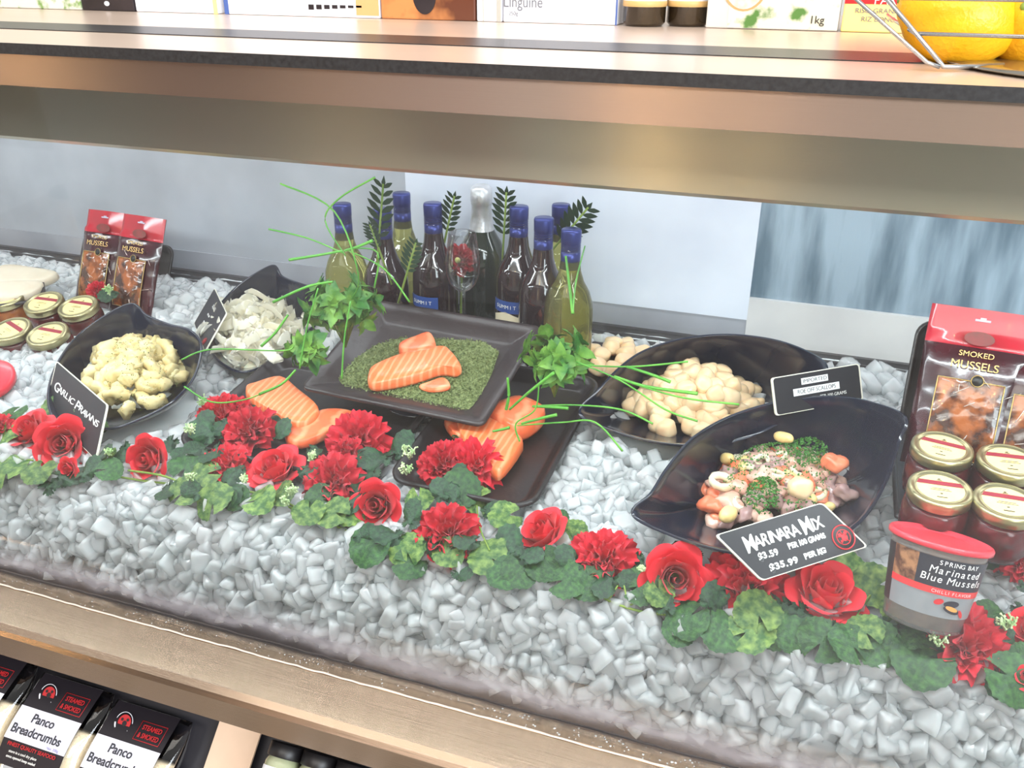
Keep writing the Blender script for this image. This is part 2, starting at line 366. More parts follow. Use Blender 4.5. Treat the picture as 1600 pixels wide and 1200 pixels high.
def build_ice():
    seg = np.diff(PROF, axis=0); ln = np.hypot(seg[:, 0], seg[:, 1]); cum = np.concatenate([[0], np.cumsum(ln)])
    Vs = []; Fs = []; n = 0
    def put(x, y, z, s):
        nonlocal n
        V, Fc = CP[rng.integers(10)]
        q = rng.normal(size=4); q /= np.linalg.norm(q); Rm = np.array(Quaternion(q).to_matrix())
        Vs.append((V * s) @ Rm.T + np.array([x, y, z])); Fs.append(Fc + n); n += len(V)
    step = .0175
    for layer, (dz, st, smin, smax) in enumerate([(-.007, .0185, .0105, .0140), (.000, .0170, .0075, .0130)]):
        for s in np.arange(0, cum[-1] - .06, st):
            for x in np.arange(-2.25, .92, st):
                ss = s + rng.uniform(-.4, .4) * st; y = float(np.interp(ss, cum, PROF[:, 0])); z = float(np.interp(ss, cum, PROF[:, 1]))
                xx = x + rng.uniform(-.45, .45) * st
                if y < .712: y = .712
                if any(inpoly(xx, y, P) for P in FOOT): continue
                back = y > .82
                if xx < -1.25 * y - .40 or xx > .34 * y + .32: continue
                sz = rng.uniform(smin, smax) * (1.12 if rng.random() < .15 else 1)
                und = .006 * math.sin(xx * 21 + y * 9) * math.sin(y * 17 - xx * 5) if back else 0
                put(xx, max(y, .7035 + sz * 1.0), z + dz + rng.uniform(-.005, .005) + und, sz)
    # small mounds
    for cx, cy, cn in ((PZ(290, 470, -.56)[0], PZ(290, 470, -.56)[1], 60), (PZ(960, 715, -.585)[0], PZ(960, 715, -.585)[1], 60), (PZ(1375, 600, -.56)[0], PZ(1375, 600, -.56)[1], 24)):
        for i in range(cn):
            a = rng.normal(size=2) * .045; xx, yy = cx + a[0], cy + a[1]
            if any(inpoly(xx, yy, P) for P in FOOT): continue
            put(xx, yy, H(yy) + .018 - .2 * abs(a).sum() + rng.uniform(0, .008), rng.uniform(.010, .014))
    # bed under the cubes
    gx = np.linspace(-2.3, .95, 120); gs = np.linspace(0, cum[-1], 50); B = []
    for s in gs:
        for x in gx:
            y = float(np.interp(s, cum, PROF[:, 0])); z = float(np.interp(s, cum, PROF[:, 1]))
            B.append((x, y + (.010 if y < .76 else 0), z - .008 + rng.uniform(-.003, .003)))
    Fb = [[j * 120 + i, j * 120 + i + 1, (j + 1) * 120 + i + 1, (j + 1) * 120 + i] for j in range(49) for i in range(119)]
    Vs.append(np.array(B)); Fs.append(np.array(Fb) + n)
    V = np.concatenate(Vs); Fc = np.concatenate(Fs); mi = np.zeros(len(Fc), dtype=int); mi[-len(Fb):] = 1
    tag(obj('crushed_ice', V, Fc, None, mats=[ICE, BED], mi=mi), 'bed of crushed ice cubes filling the glass display case', 'ice', kind='stuff')

# ============================================================ BOWLS, TRAYS, PLATE
def leaf_bowl(label, rimpx, zb, basepx, thick=.0035, shrink=.42, group=None, foot=.80):
    rim = [PZ(x, y, z) for x, y, z in rimpx]
    rim = crom(rim, 8, True); rim = np.array(rim); c = rim.mean(0); b = PZ(basepx[0], basepx[1], zb)
    R = []
    for t in np.linspace(0, 1, 12):
        f = 1 - (1 - shrink) * t ** 1.15; g = 1 - (1 - t) ** 2.0
        ctr = c * (1 - t) + b * t
        ring = [(ctr[0] + (p[0] - c[0]) * f, ctr[1] + (p[1] - c[1]) * f, p[2] * (1 - g) + zb * g) for p in rim]
        R.append(ring)
    R.append([(b[0] + (p[0] - c[0]) * shrink * .4, b[1] + (p[1] - c[1]) * shrink * .4, zb - .001) for p in rim])
    V, Fc = rings(R, False, True)
    Vn = np.array(V)
    # orient: outer thickness downwards
    o = obj('serving_bowl', V, [tuple(q) for q in Fc], BLACKM); me = o.data
    if me.polygons[-1].normal.z < 0: me.flip_normals()
    solid(o, thick, -1); bv = o.modifiers.new('bev', 'BEVEL'); bv.width = .0012; bv.segments = 2; bv.limit_method = 'ANGLE'; bv.angle_limit = math.radians(50)
    tag(o, label, 'bowl', group)
    FOOT.append([(c[0] + (p[0] - c[0]) * foot, c[1] + (p[1] - c[1]) * foot) for p in rim])
    return o, rim
def tray(name, label, cat, o, x, n, w, h, depth, r, wall, m, lip=.004, dish=False):
    """o: top centre point, x: width direction, n: up normal; tray floor lies depth below the rim"""
    M = frame(o, x, n); t = thing(name, label, cat, M)
    R = []
    for ins, z in ((0, -.004), (0, 0), (lip, .0008), (lip + wall * .35, -depth * .35), (lip + wall * .8, -depth * .92), (lip + wall, -depth), (min(w, h) * .3, -depth)):
        R.append([(p[0], p[1], z) for p in rrect(w - 2 * ins, h - 2 * ins, max(r - ins * .6, .004))])
    under = []
    for ins, z in ((0, -.004), (lip + wall * .5, -depth * .6 - .004), (lip + wall * .9, -depth - .004)):
        under.append([(p[0], p[1], z) for p in rrect(w - 2 * ins, h - 2 * ins, max(r - ins * .6, .004))])
    V1, F1 = rings(R[::-1], True, False); V1, F1 = V1, F1
    V2, F2 = rings(under, False, True)
    V, Fc = merge([(V1, [q[::-1] for q in F1]), (V2, [q[::-1] for q in F2])])
    ob = obj('tray_body' if 'tray' in name else 'plate_body', V, Fc, m, t)
    bpy.context.view_layer.update()
    return t, M
def footq(o, x, n, w, h, k=.92):
    M = np.array(frame(o, x, n)); out = []
    for a, b in ((-1, -1), (1, -1), (1, 1), (-1, 1)):
        p = M[:3, 3] + M[:3, 0] * a * w / 2 * k + M[:3, 1] * b * h / 2 * k; out.append((p[0], p[1]))
    FOOT.append(out)
def ntilt(deg, side=0):
    a = math.radians(deg); b = math.radians(side); v = np.array([math.sin(b), -math.sin(a), math.cos(a)]); return v / np.linalg.norm(v)

bowlG, _ = leaf_bowl('black leaf shaped bowl of garlic prawns, left front', [(205, 474, -.500), (228, 492, -.512), (262, 506, -.520), (295, 515, -.520), (313, 540, -.525), (300, 590, -.545), (262, 630, -.562), (200, 660, -.578), (163, 668, -.582), (118, 664, -.588), (84, 650, -.585), (76, 615, -.575), (88, 572, -.560), (118, 528, -.540), (165, 492, -.515)], -.616, (200, 608), foot=.93)
bowlQ, _ = leaf_bowl('black leaf shaped bowl of white squid, behind the garlic prawns', [(424, 415, -.478), (440, 432, -.495), (475, 446, -.500), (512, 462, -.525), (512, 492, -.555), (480, 516, -.572), (438, 556, -.575), (385, 579, -.57), (350, 568, -.57), (330, 545, -.565), (322, 515, -.555), (338, 485, -.535), (375, 445, -.51)], -.600, (410, 520), foot=.93)
bowlS, _ = leaf_bowl('black leaf shaped bowl piled with scallops', [(908, 646, -.545), (935, 612, -.53), (970, 575, -.515), (1010, 548, -.505), (1070, 530, -.50), (1140, 524, -.495), (1210, 532, -.49), (1262, 550, -.485), (1290, 572, -.482), (1275, 612, -.51), (1230, 650, -.535), (1170, 680, -.55), (1100, 693, -.56), (1030, 690, -.563), (960, 672, -.558)], -.602, (1080, 618), foot=.93)
bowlM, _ = leaf_bowl('black leaf shaped bowl of marinara seafood mix', [(990, 802, -.555), (1018, 772, -.548), (1045, 730, -.540), (1085, 684, -.530), (1145, 650, -.518), (1220, 628, -.508), (1295, 620, -.50), (1355, 627, -.492), (1412, 650, -.482), (1402, 690, -.505), (1385, 745, -.530), (1345, 810, -.552), (1280, 850, -.562), (1200, 866, -.566), (1120, 856, -.566), (1045, 832, -.562)], -.604, (1215, 760), foot=.93)

def slabM(name, pts, thick, m, parent=None, dome=.3):
    """slab from world outline (list of np 3-vectors lying on the carrier), rounded on top; thickness up"""
    P = np.array(crom(pts, 4, True)); c = P.mean(0); R = []
    for k, h in ((.93, 0), (1.0, .25), (1.0, .6), (.975, .9), (.93, 1.0), (.7, 1.0 + dome * .15), (.25, 1.0 + dome * .25)):
        R.append([(c[0] + (p[0] - c[0]) * k, c[1] + (p[1] - c[1]) * k, p[2] * 1.0 + (c[2] - p[2]) * (1 - k) + h * thick) for p in P])
    V, Fc = rings(R)
    o = obj(name, V, Fc, m, parent, world=parent is not None)
    if o.data.polygons[-1].normal.z < 0: o.data.flip_normals()
    return o
SALMON = mat('salmon_flesh', (246, 124, 72), .32, 0, (249, 156, 112), 26, (.55, 1.0), .2, 200, (1.2, .55, .3), sss=.3, sssr=.008, kind='wave', coat=.2)
SALMON2 = mat('salmon_flesh_cut', (242, 112, 68), .32, 0, (247, 150, 108), 26, (.55, 1.0), .2, 200, (.4, 1.3, .4), sss=.3, sssr=.008, kind='wave', coat=.2)

# trays on the ice
def px_tray(name, label, cat, BL, BR, TL, zf, zb, depth, r, wall, m, **k):
    a = PZ(*BL, zf); b = PZ(*BR, zf); c = PZ(*TL, zb); x = b - a; w = np.linalg.norm(x); y = c - a; y = y - x * np.dot(x, y) / w ** 2; h = np.linalg.norm(y)
    n = np.cross(x, y); n /= np.linalg.norm(n); o = (a + x / 2 + y / 2)
    t, M = tray(name, label, cat, o, x, n, w, h, depth, r, wall, m, **k); footq(o, x, n, w, h); return t, M, w, h
trL, MtL, _, _ = px_tray('food_tray', 'black plastic tray with a salmon piece, left under the square plate', 'tray', (268, 690), (575, 758), (452, 548), -.592, -.560, .016, .03, .02, TRAYM)
trR, MtR, _, _ = px_tray('food_tray', 'black plastic tray with salmon fillets, right under the square plate', 'tray', (600, 748), (832, 796), (690, 552), -.590, -.556, .016, .03, .02, TRAYM)
def on(M, px, py, dz=0):
    A = np.array(M); n = A[:3, 2]; return PP(px, py, A[:3, 3] + n * dz, n)
def plate():
    a = PZ(455, 603, -.553); b = PZ(738, 662, -.553); c = PZ(598, 470, -.490)
    x = b - a; w = np.linalg.norm(x); y = c - a; sh = np.dot(x, y) / w ** 2; y = y - x * sh; h = np.linalg.norm(y); n = np.cross(x, y); n /= np.linalg.norm(n)
    o = a + x / 2 + y / 2 + x * sh * .5
    t, M = tray('serving_plate', 'square dark plate with herbs and salmon raised over the black trays', 'plate', o, x, n, w, h, .013, .012, .035, PLATEM, lip=.006)
    A = np.array(M)
    tag(obj('plate_stand', *lathe([(.07, -.055), (.065, -.045), (.05, -.035), (.05, -.022), (.08, -.018)], 32), BLACKM), 'x', 'x')
    return t, M, w, h
plT, PLM, plw, plh = plate()
# stand under the plate: an upturned black bowl
st = bpy.data.objects['plate_stand']; 
ctr = np.array(PLM)[:3, 3]; st.location = (ctr[0], ctr[1], ctr[2] - .018 - .055 + .0); st['label'] = 'upturned black dish propping up the square plate'; st['category'] = 'dish'
# back tray with white fillets (top left), tray behind the jars
tbk, Mbk, _, _ = px_tray('food_tray', 'black tray of white fish fillets at the far left edge', 'tray', (-60, 485), (72, 468), (30, 420), -.560, -.53, .010, .015, .012, TRAYM)
tsc, Msc, _, _ = px_tray('food_tray', 'dark tray of scallops half hidden behind the scallop bowl', 'tray', (880, 600), (1010, 618), (920, 532), -.572, -.562, .010, .012, .012, TRAYM)

# ---------- salmon
def salmon(label, pxs, M, dz, th, m, group=None):
    pts = [on(M, x, y, dz) for x, y in pxs]
    o = slabM('salmon_fillet', pts, th, m); tag(o, label, 'salmon', group); return o
salmon('long salmon fillet lying across the chopped herbs on the plate', [(577, 592), (592, 580), (635, 564), (688, 554), (704, 560), (721, 583), (716, 590), (692, 588), (655, 600), (612, 610), (579, 613)], PLM, -.009, .016, SALMON)
salmon('short salmon piece behind the long fillet on the plate', [(624, 552), (650, 540), (672, 534), (682, 552), (676, 560), (634, 566)], PLM, -.009, .017, SALMON2)
salmon('small salmon sliver half buried in the herbs on the plate', [(655, 607), (672, 600), (692, 594), (703, 603), (700, 611), (672, 614)], PLM, -.009, .005, SALMON2)
salmon('salmon fillet on the left tray, below the plate corner', [(386, 622), (400, 616), (440, 606), (470, 628), (500, 655), (490, 676), (462, 682), (430, 664), (392, 640)], MtL, -.012, .022, SALMON)
salmon('shaded salmon piece on the left tray under the plate edge', [(446, 692), (470, 672), (505, 652), (545, 652), (560, 664), (520, 684), (470, 704)], MtL, -.012, .014, SALMON2)
salmon('large salmon fillet on the right tray beside the carnations', [(714, 672), (736, 660), (770, 672), (814, 700), (812, 718), (786, 752), (770, 752), (742, 722), (722, 700)], MtR, -.012, .020, SALMON)
salmon('salmon fillet at the right of the right tray, under the chives', [(760, 660), (782, 648), (812, 640), (849, 656), (846, 672), (818, 690), (790, 684)], MtR, -.010, .024, SALMON2)
salmon('salmon edge showing just under the front corner of the plate', [(694, 668), (716, 660), (740, 668), (735, 690), (716, 694)], MtR, -.012, .014, SALMON2)

# ---------- chopped herbs on the plate
poly = [(528, 592), (556, 560), (585, 540), (625, 528), (700, 530), (756, 534), (780, 550), (768, 585), (748, 625), (730, 642), (700, 646), (640, 632), (585, 620), (540, 608)]
Vh = []; Fh = []; A = np.array(PLM); cc = on(PLM, 660, 585)
for i in range(9000):
    while True:
        x, y = random.uniform(525, 782), random.uniform(526, 650)
        if inpoly(x, y, poly): break
    p = on(PLM, x, y, -.0125); e = min(1, 1.0)
    q = p + A[:3, 2] * random.uniform(.0, .0045) * random.random() ** .3
    s = random.uniform(.0010, .0026); d1 = rng.normal(size=3); d1 /= np.linalg.norm(d1); d2 = np.cross(d1, rng.normal(size=3)); d2 /= np.linalg.norm(d2) + 1e-9
    k = len(Vh); Vh += [q - d1 * s, q + d2 * s * .5, q + d1 * s, q - d2 * s * .5 + A[:3, 2] * s * .4]; Fh.append((k, k + 1, k + 2, k + 3))
base = [on(PLM, x, y, -.0122) for x, y in poly]; k = len(Vh); Vh += base; Fh.append(tuple(range(k, k + len(base))))
tag(obj('chopped_herbs', Vh, Fh, mat('chopped_parsley', (84, 100, 54), .6, 0, (148, 158, 104), 260, (.3, .7)), smooth=False), 'bed of finely chopped green herbs on the square plate', 'herbs', kind='stuff')

# ============================================================ SEAFOOD PILES
def noisy(V, amp, sc, seed):
    from mathutils import noise
    out = []
    for v in V:
        q = Vector(v) * sc + Vector((seed * 3.1, seed, 0)); d = noise.noise(q); l = Vector(v).length + 1e-9
        out.append(tuple(Vector(v) * (1 + amp * d)))
    return out
def ball(nu=14, nv=9, sx=1, sy=1, sz=1, e=2.0):
    V = [(0, 0, -sz)]; Fc = []
    for j in range(1, nv):
        ph = -PI / 2 + PI * j / nv
        for i in range(nu):
            a = 2 * PI * i / nu; cx = lambda t: math.copysign(abs(t) ** (2 / e), t)
            V.append((sx * cx(math.cos(ph)) * math.cos(a), sy * cx(math.cos(ph)) * math.sin(a), sz * cx(math.sin(ph))))
    V.append((0, 0, sz)); T = len(V) - 1
    for i in range(nu): Fc.append((0, 1 + (i + 1) % nu, 1 + i)); Fc.append((T, T - nu + i, T - nu + (i + 1) % nu))
    for j in range(nv - 2):
        for i in range(nu):
            a = 1 + j * nu + i; b = 1 + j * nu + (i + 1) % nu; Fc.append((a, b, b + nu, a + nu))
    return V, Fc
def protos(name, specs, m, n=4):
    out = []
    for k in range(n):
        V, Fc = specs(k); me = bpy.data.meshes.new(name); me.from_pydata([tuple(v) for v in V], [], [tuple(f) for f in Fc]); me.materials.append(m)
        me.polygons.foreach_set('use_smooth', [True] * len(me.polygons)); out.append(me)
    return out
def pile(name, metas, c, ax, ay, zbase, h, n, label, cat, group, sc=(.9, 1.1), lay=.5, jz=.002, names=None, rot3=False):
    c = np.array(c); res = []
    for k in range(n):
        r = math.sqrt((k + .5) / n); a = k * 2.39996 + random.uniform(-.2, .2)
        p = c + ax * r * math.cos(a) + ay * r * math.sin(a); z = zbase + h * (1 - r ** 2.2) + .010 * r ** 4 + random.uniform(-jz, jz)
        o = bpy.data.objects.new(name, random.choice(metas)); COL.objects.link(o)
        s = random.uniform(*sc); o.scale = (s, s, s); o.location = (p[0], p[1], z)
        o.rotation_euler = (random.uniform(-lay, lay) - .25 * math.sin(a) * r, random.uniform(-lay, lay) + .25 * math.cos(a) * r, random.uniform(0, 2 * PI))
        tag(o, label, cat, group); res.append(o)
    return res
def mound(name, c, ax, ay, zb, h, m, label, cat):
    V = []; n = 32
    R = []
    for r, z in ((1.0, 0), (.9, .22), (.7, .52), (.45, .8), (.2, .95)):
        R.append([tuple(np.array([*(c + ax * r * math.cos(2 * PI * i / n) + ay * r * math.sin(2 * PI * i / n))[:2], zb + h * z])) for i in range(n)])
    V, Fc = rings(R); return V, Fc
SC = mat('scallop_meat', (230, 192, 148), .28, 0, (240, 214, 178), 30, (.3, .7), .15, 90, sss=.45, sssr=.012, rand=.05, coat=.3)
PRAWN = mat('garlic_prawn_meat', (206, 184, 124), .35, 0, (228, 210, 160), 60, (.3, .7), .5, 160, sss=.35, sssr=.008, rand=.06, coat=.2)
SQUID = mat('squid_meat', (244, 234, 206), .3, 0, (250, 245, 224), 30, (.3, .7), .3, 110, sss=.4, sssr=.01, rand=.04, coat=.3)
def sc_spec(k):
    V, Fc = ball(18, 12, .0150, .0130, .0115, 3.4); return noisy(V, .22, 70, k), Fc
def curl_spec(k, R=.0075, r0=.0055, r1=.0025, sw=4.0, fl=.8):
    pts = []; N = 12
    for i in range(N):
        t = i / (N - 1); a = t * sw; rr = R * (1 + .25 * t); pts.append((rr * math.cos(a), rr * math.sin(a) * .9, .002 * math.sin(a + k)))
    P = [np.array(p) for p in pts]; V = []; Fc = []; n = 9
    for i, p in enumerate(P):
        t = P[min(i + 1, N - 1)] - P[max(i - 1, 0)]; t /= np.linalg.norm(t); a = np.array([0, 0, 1.0]); b = np.cross(t, a); u = i / (N - 1)
        rr = (r0 + (r1 - r0) * u) * (1 + .09 * math.sin(i * 2.2 + k)) * (.55 if i == 0 else 1) * (.4 if i == N - 1 else 1)
        for q in range(n):
            an = 2 * PI * q / n; V.append(p + rr * (math.cos(an) * a * fl + math.sin(an) * b))
    for i in range(N - 1):
        for q in range(n):
            a = i * n + q; b = i * n + (q + 1) % n; Fc.append((a, b, b + n, a + n))
    Fc.append(tuple(range(n))[::-1]); Fc.append(tuple((N - 1) * n + q for q in range(n)))
    return V, Fc
def strip_spec(k):
    V = []; Fc = []; N = 14; w = .006
    for i in range(N):
        t = i / (N - 1); a = t * (2.2 + k * .5); x = .020 * math.sin(a) ; y = .020 * (1 - math.cos(a)) - .015; z = .004 * math.sin(3 * a + k)
        for q in range(8):
            an = 2 * PI * q / 8; V.append((x + .0032 * math.cos(an) * math.cos(a), y + .0032 * math.cos(an) * math.sin(a), z + w * math.sin(an) * (.4 if i in (0, N - 1) else 1)))
    for i in range(N - 1):
        for q in range(8):
            a = i * 8 + q; b = i * 8 + (q + 1) % 8; Fc.append((a, b, b + 8, a + 8))
    Fc += [tuple(range(8))[::-1], tuple((N - 1) * 8 + q for q in range(8))]
    return V, Fc
def lump_spec(sx, sy, sz, amp=.3, sc=80):
    def f(k):
        V, Fc = ball(16, 10, sx, sy, sz, 2.4); return noisy(V, amp, sc, k + 2), Fc
    return f
def axes(c, r, u, z):
    C = PZ(*c, z); return C, PZ(*r, z) - C, PZ(*u, z) - C
scm = protos('scallop', sc_spec, SC, 5)
C, ax, ay = axes((1086, 636), (1186, 636), (1086, 594), -.585)
pile('scallop', scm, C, ax, ay, -.590, .036, 66, 'creamy raw scallop heaped in the black scallop bowl', 'scallop', 'scallops in the black bowl', (.95, 1.2), .6)
C2, ax2, ay2 = axes((1090, 620), (1150, 622), (1090, 590), -.57)
pile('scallop', scm, C2, ax2, ay2, -.562, .022, 20, 'creamy raw scallop on top of the heap in the scallop bowl', 'scallop', 'scallops topping the bowl heap', (.95, 1.15), .6)
C, ax, ay = axes((968, 572), (1020, 580), (960, 545), -.573)
pile('scallop', scm, C, ax, ay, -.572, .022, 13, 'raw scallop on the dark tray behind the scallop bowl', 'scallop', 'scallops on the rear tray', (1.0, 1.15), .5)
def prawn_spec(k):
    V, Fc = curl_spec(k, .0075 + .0006 * k, .0088, .0062, 1.8 + .35 * k, 1.0); return noisy(V, .42, 140, k), Fc
prm = protos('prawn', prawn_spec, PRAWN, 6)
C, ax, ay = axes((216, 594), (285, 580), (216, 545), -.598)
pile('prawn', prm, C, ax * .96, ay * .92, -.594, .042, 84, 'peeled garlic prawn with herb flecks in the left black bowl', 'prawn', 'garlic prawns in the bowl', (1.15, 1.5), .9)
C, ax, ay = axes((222, 580), (255, 574), (222, 555), -.58)
pile('prawn', prm, C, ax, ay, -.570, .022, 22, 'peeled garlic prawn on top of the heap in the left bowl', 'prawn', 'garlic prawns topping the heap', (1.1, 1.45), .9)
sqm = protos('squid_strip', strip_spec, SQUID, 4)
C, ax, ay = axes((402, 520), (468, 510), (398, 476), -.575)
pile('squid_strip', sqm, C, ax * 1.02, ay * 1.05, -.580, .042, 84, 'white strip of raw squid in the bowl behind the garlic prawns', 'squid', 'squid strips in the bowl', (1.1, 1.6), .6)
V, Fc = mound('x', C, ax * .95, ay * .95, -.590, .046, SQUID, '', '')
tag(obj('squid_mince', V, Fc, SQUID), 'mass of cut squid filling the middle of the white heap', 'squid', kind='stuff')
bpy.data.objects['squid_mince'].name = 'squid_pieces'
# white fillets on the far-left tray
FIL = mat('white_fish', (204, 190, 168), .35, 0, (218, 206, 186), 20, (.3, .7), .3, 70, sss=.35, sssr=.01)
for k, (lab, pxs) in enumerate([('white fish fillet at the back of the far left tray', [(-20, 440), (10, 425), (60, 430), (94, 438), (60, 452), (0, 456)]), ('white fish fillet at the front of the far left tray', [(-30, 462), (20, 448), (70, 452), (52, 470), (0, 478)])]):
    pts = [PP(x, y, np.array(Mbk)[:3, 3] - .010 * np.array(Mbk)[:3, 2], np.array(Mbk)[:3, 2]) for x, y in pxs]
    tag(slabM('fish_fillet', pts, .016, FIL), lab, 'fish')
# parsley specks on prawns
def specks(name, label, cpx, rx, ry, z, h, n, m, s0=.0006, s1=.0016):
    Vh = []; Fh = []
    C = PZ(*cpx, z); ax = PZ(cpx[0] + rx, cpx[1], z) - C; ay = PZ(cpx[0], cpx[1] - ry, z) - C
    for i in range(n):
        r = math.sqrt(random.random()); a = random.uniform(0, 2 * PI); q = C + ax * r * math.cos(a) + ay * r * math.sin(a); q = q + np.array([0, 0, h * (1 - r ** 2.2) + random.uniform(0, .003)])
        s = random.uniform(s0, s1); d1 = rng.normal(size=3); d1 /= np.linalg.norm(d1); d2 = np.cross(d1, rng.normal(size=3)); d2 /= np.linalg.norm(d2) + 1e-9; d3 = np.cross(d1, d2)
        k = len(Vh); Vh += [q - d1 * s, q + d2 * s * .6, q + d1 * s, q - d2 * s * .6, q + d3 * s * .5]; Fh += [(k, k + 1, k + 4), (k + 1, k + 2, k + 4), (k + 2, k + 3, k + 4), (k + 3, k, k + 4), (k, k + 3, k + 2, k + 1)]
    tag(obj(name, Vh, Fh, m, smooth=False), label, 'herbs', kind='stuff')
PARS = mat('parsley', (40, 98, 34), .5, 0, (74, 132, 52), 200)
specks('herb_flecks', 'green herb flecks scattered over the garlic prawns', (216, 590), 62, 50, -.582, .052, 520, mat('dried_herb', (96, 104, 44), .6))
# ---- marinara mix
MZ = -.592
C, ax, ay = axes((1208, 768), (1312, 762), (1212, 708), MZ)
PINK = mat('pale_pink_fish', (206, 158, 142), .3, 0, (226, 188, 168), 40, (.3, .7), .2, 90, sss=.3, sssr=.008, rand=.1, coat=.4)
ORAN = mat('orange_salmon_chunk', (226, 108, 74), .3, 0, (240, 150, 112), 40, (.3, .7), .2, 90, sss=.3, sssr=.008, rand=.1, coat=.4)
GREY = mat('grey_pink_octopus', (158, 122, 122), .3, 0, (190, 158, 150), 50, (.3, .7), .3, 120, sss=.25, sssr=.006, rand=.12, coat=.4)
MUSS = mat('mussel_meat', (236, 206, 140), .3, 0, (206, 176, 116), 70, (.5, .7), .3, 120, sss=.3, sssr=.006, rand=.06, coat=.4)
CALA = mat('calamari_ring', (232, 220, 192), .3, 0, (216, 200, 164), 40, (.5, .7), .2, 100, sss=.3, sssr=.006, rand=.05, coat=.4)
kinds = [('fish_chunk', protos('fish_chunk', lump_spec(.0125, .010, .007, .5, 110), PINK, 4), 'pale pink piece of raw fish in the marinara mix', 'fish', 34),
         ('salmon_chunk', protos('salmon_chunk', lump_spec(.011, .009, .007, .5, 110), ORAN, 4), 'orange salmon chunk in the marinara mix', 'salmon', 20),
         ('octopus_piece', protos('octopus_piece', lump_spec(.012, .008, .007, .6, 130), GREY, 4), 'purplish grey piece of octopus in the marinara mix', 'octopus', 24),
         ('mussel', protos('mussel', lump_spec(.011, .0068, .006, .25), MUSS, 4), 'yellow shelled mussel in the marinara mix', 'mussel', 18),
         ('calamari_ring', protos('calamari_ring', lambda k: curl_spec(k, .0085, .0030, .0028, 5.9, 1.4), CALA, 3), 'white calamari ring in the marinara mix', 'squid', 16)]
tot = []
for nm, ms, lab, ca, n in kinds: tot += [(nm, ms, lab, ca)] * n
random.shuffle(tot)
for k, (nm, ms, lab, ca) in enumerate(tot):
    r = math.sqrt((k + .5) / len(tot)); a = k * 2.39996 + random.uniform(-.2, .2); p = C + ax * r * math.cos(a) + ay * r * math.sin(a)
    o = bpy.data.objects.new(nm, random.choice(ms)); COL.objects.link(o); s = random.uniform(.95, 1.25); o.scale = (s, s, s)
    o.location = (p[0], p[1], MZ + .030 * (1 - r ** 2.4) + random.uniform(-.003, .004)); o.rotation_euler = (random.uniform(-.6, .6), random.uniform(-.6, .6), random.uniform(0, 6.28)); tag(o, lab, ca, 'marinara ' + nm.replace('_', ' ') + 's')
def single(nm, ms, px, py, z, lab, ca, rot, s=1.2):
    p = PZ(px, py, z); o = bpy.data.objects.new(nm, ms); COL.objects.link(o); o.location = p; o.rotation_euler = rot; o.scale = (s, s, s); tag(o, lab, ca)
KM = {k[0]: k[1] for k in kinds}
single('mussel', KM['mussel'][0], 1137, 716, -.568, 'yellow mussel sticking up at the left of the marinara mix', 'mussel', (.3, .6, 2.2))
single('mussel', KM['mussel'][1], 1138, 803, -.570, 'large yellow mussel at the front left of the marinara mix', 'mussel', (.2, .2, 1.3), 1.4)
single('scallop', scm[1], 1250, 762, -.548, 'pale scallop standing on edge in the marinara mix', 'scallop', (1.2, .2, .5), 1.0)
single('calamari_ring', KM['calamari_ring'][0], 1127, 752, -.563, 'calamari ring lying at the left edge of the marinara mix', 'squid', (-.1, .1, .5), 1.3)
single('mussel', KM['mussel'][2], 1224, 684, -.545, 'pale mussel at the very top of the marinara mix', 'mussel', (.2, .2, 2.6), 1.2)
single('salmon_chunk', KM['salmon_chunk'][1], 1305, 722, -.552, 'reddish salmon chunk at the right edge of the marinara mix', 'salmon', (.2, .2, .6), 1.5)
single('salmon_chunk', KM['salmon_chunk'][2], 1110, 790, -.577, 'red salmon chunk at the lower left of the marinara mix', 'salmon', (.2, .2, 2.6), 1.4)
single('octopus_piece', KM['octopus_piece'][1], 1322, 770, -.572, 'knobbly pale octopus tentacle at the right of the marinara mix', 'octopus', (.2, .5, .6), 1.2)
specks('chopped_parsley', 'clump of chopped parsley at the front of the marinara mix', (1192, 775), 26, 28, -.562, .012, 420, PARS, .001, .0032)
specks('chopped_parsley', 'clump of chopped parsley at the top right of the marinara mix', (1262, 708), 32, 22, -.558, .010, 380, PARS, .001, .003)
specks('chopped_parsley', 'thin sprinkle of parsley across the marinara mix', (1215, 745), 85, 50, -.565, .026, 900, PARS, .0008, .0024)

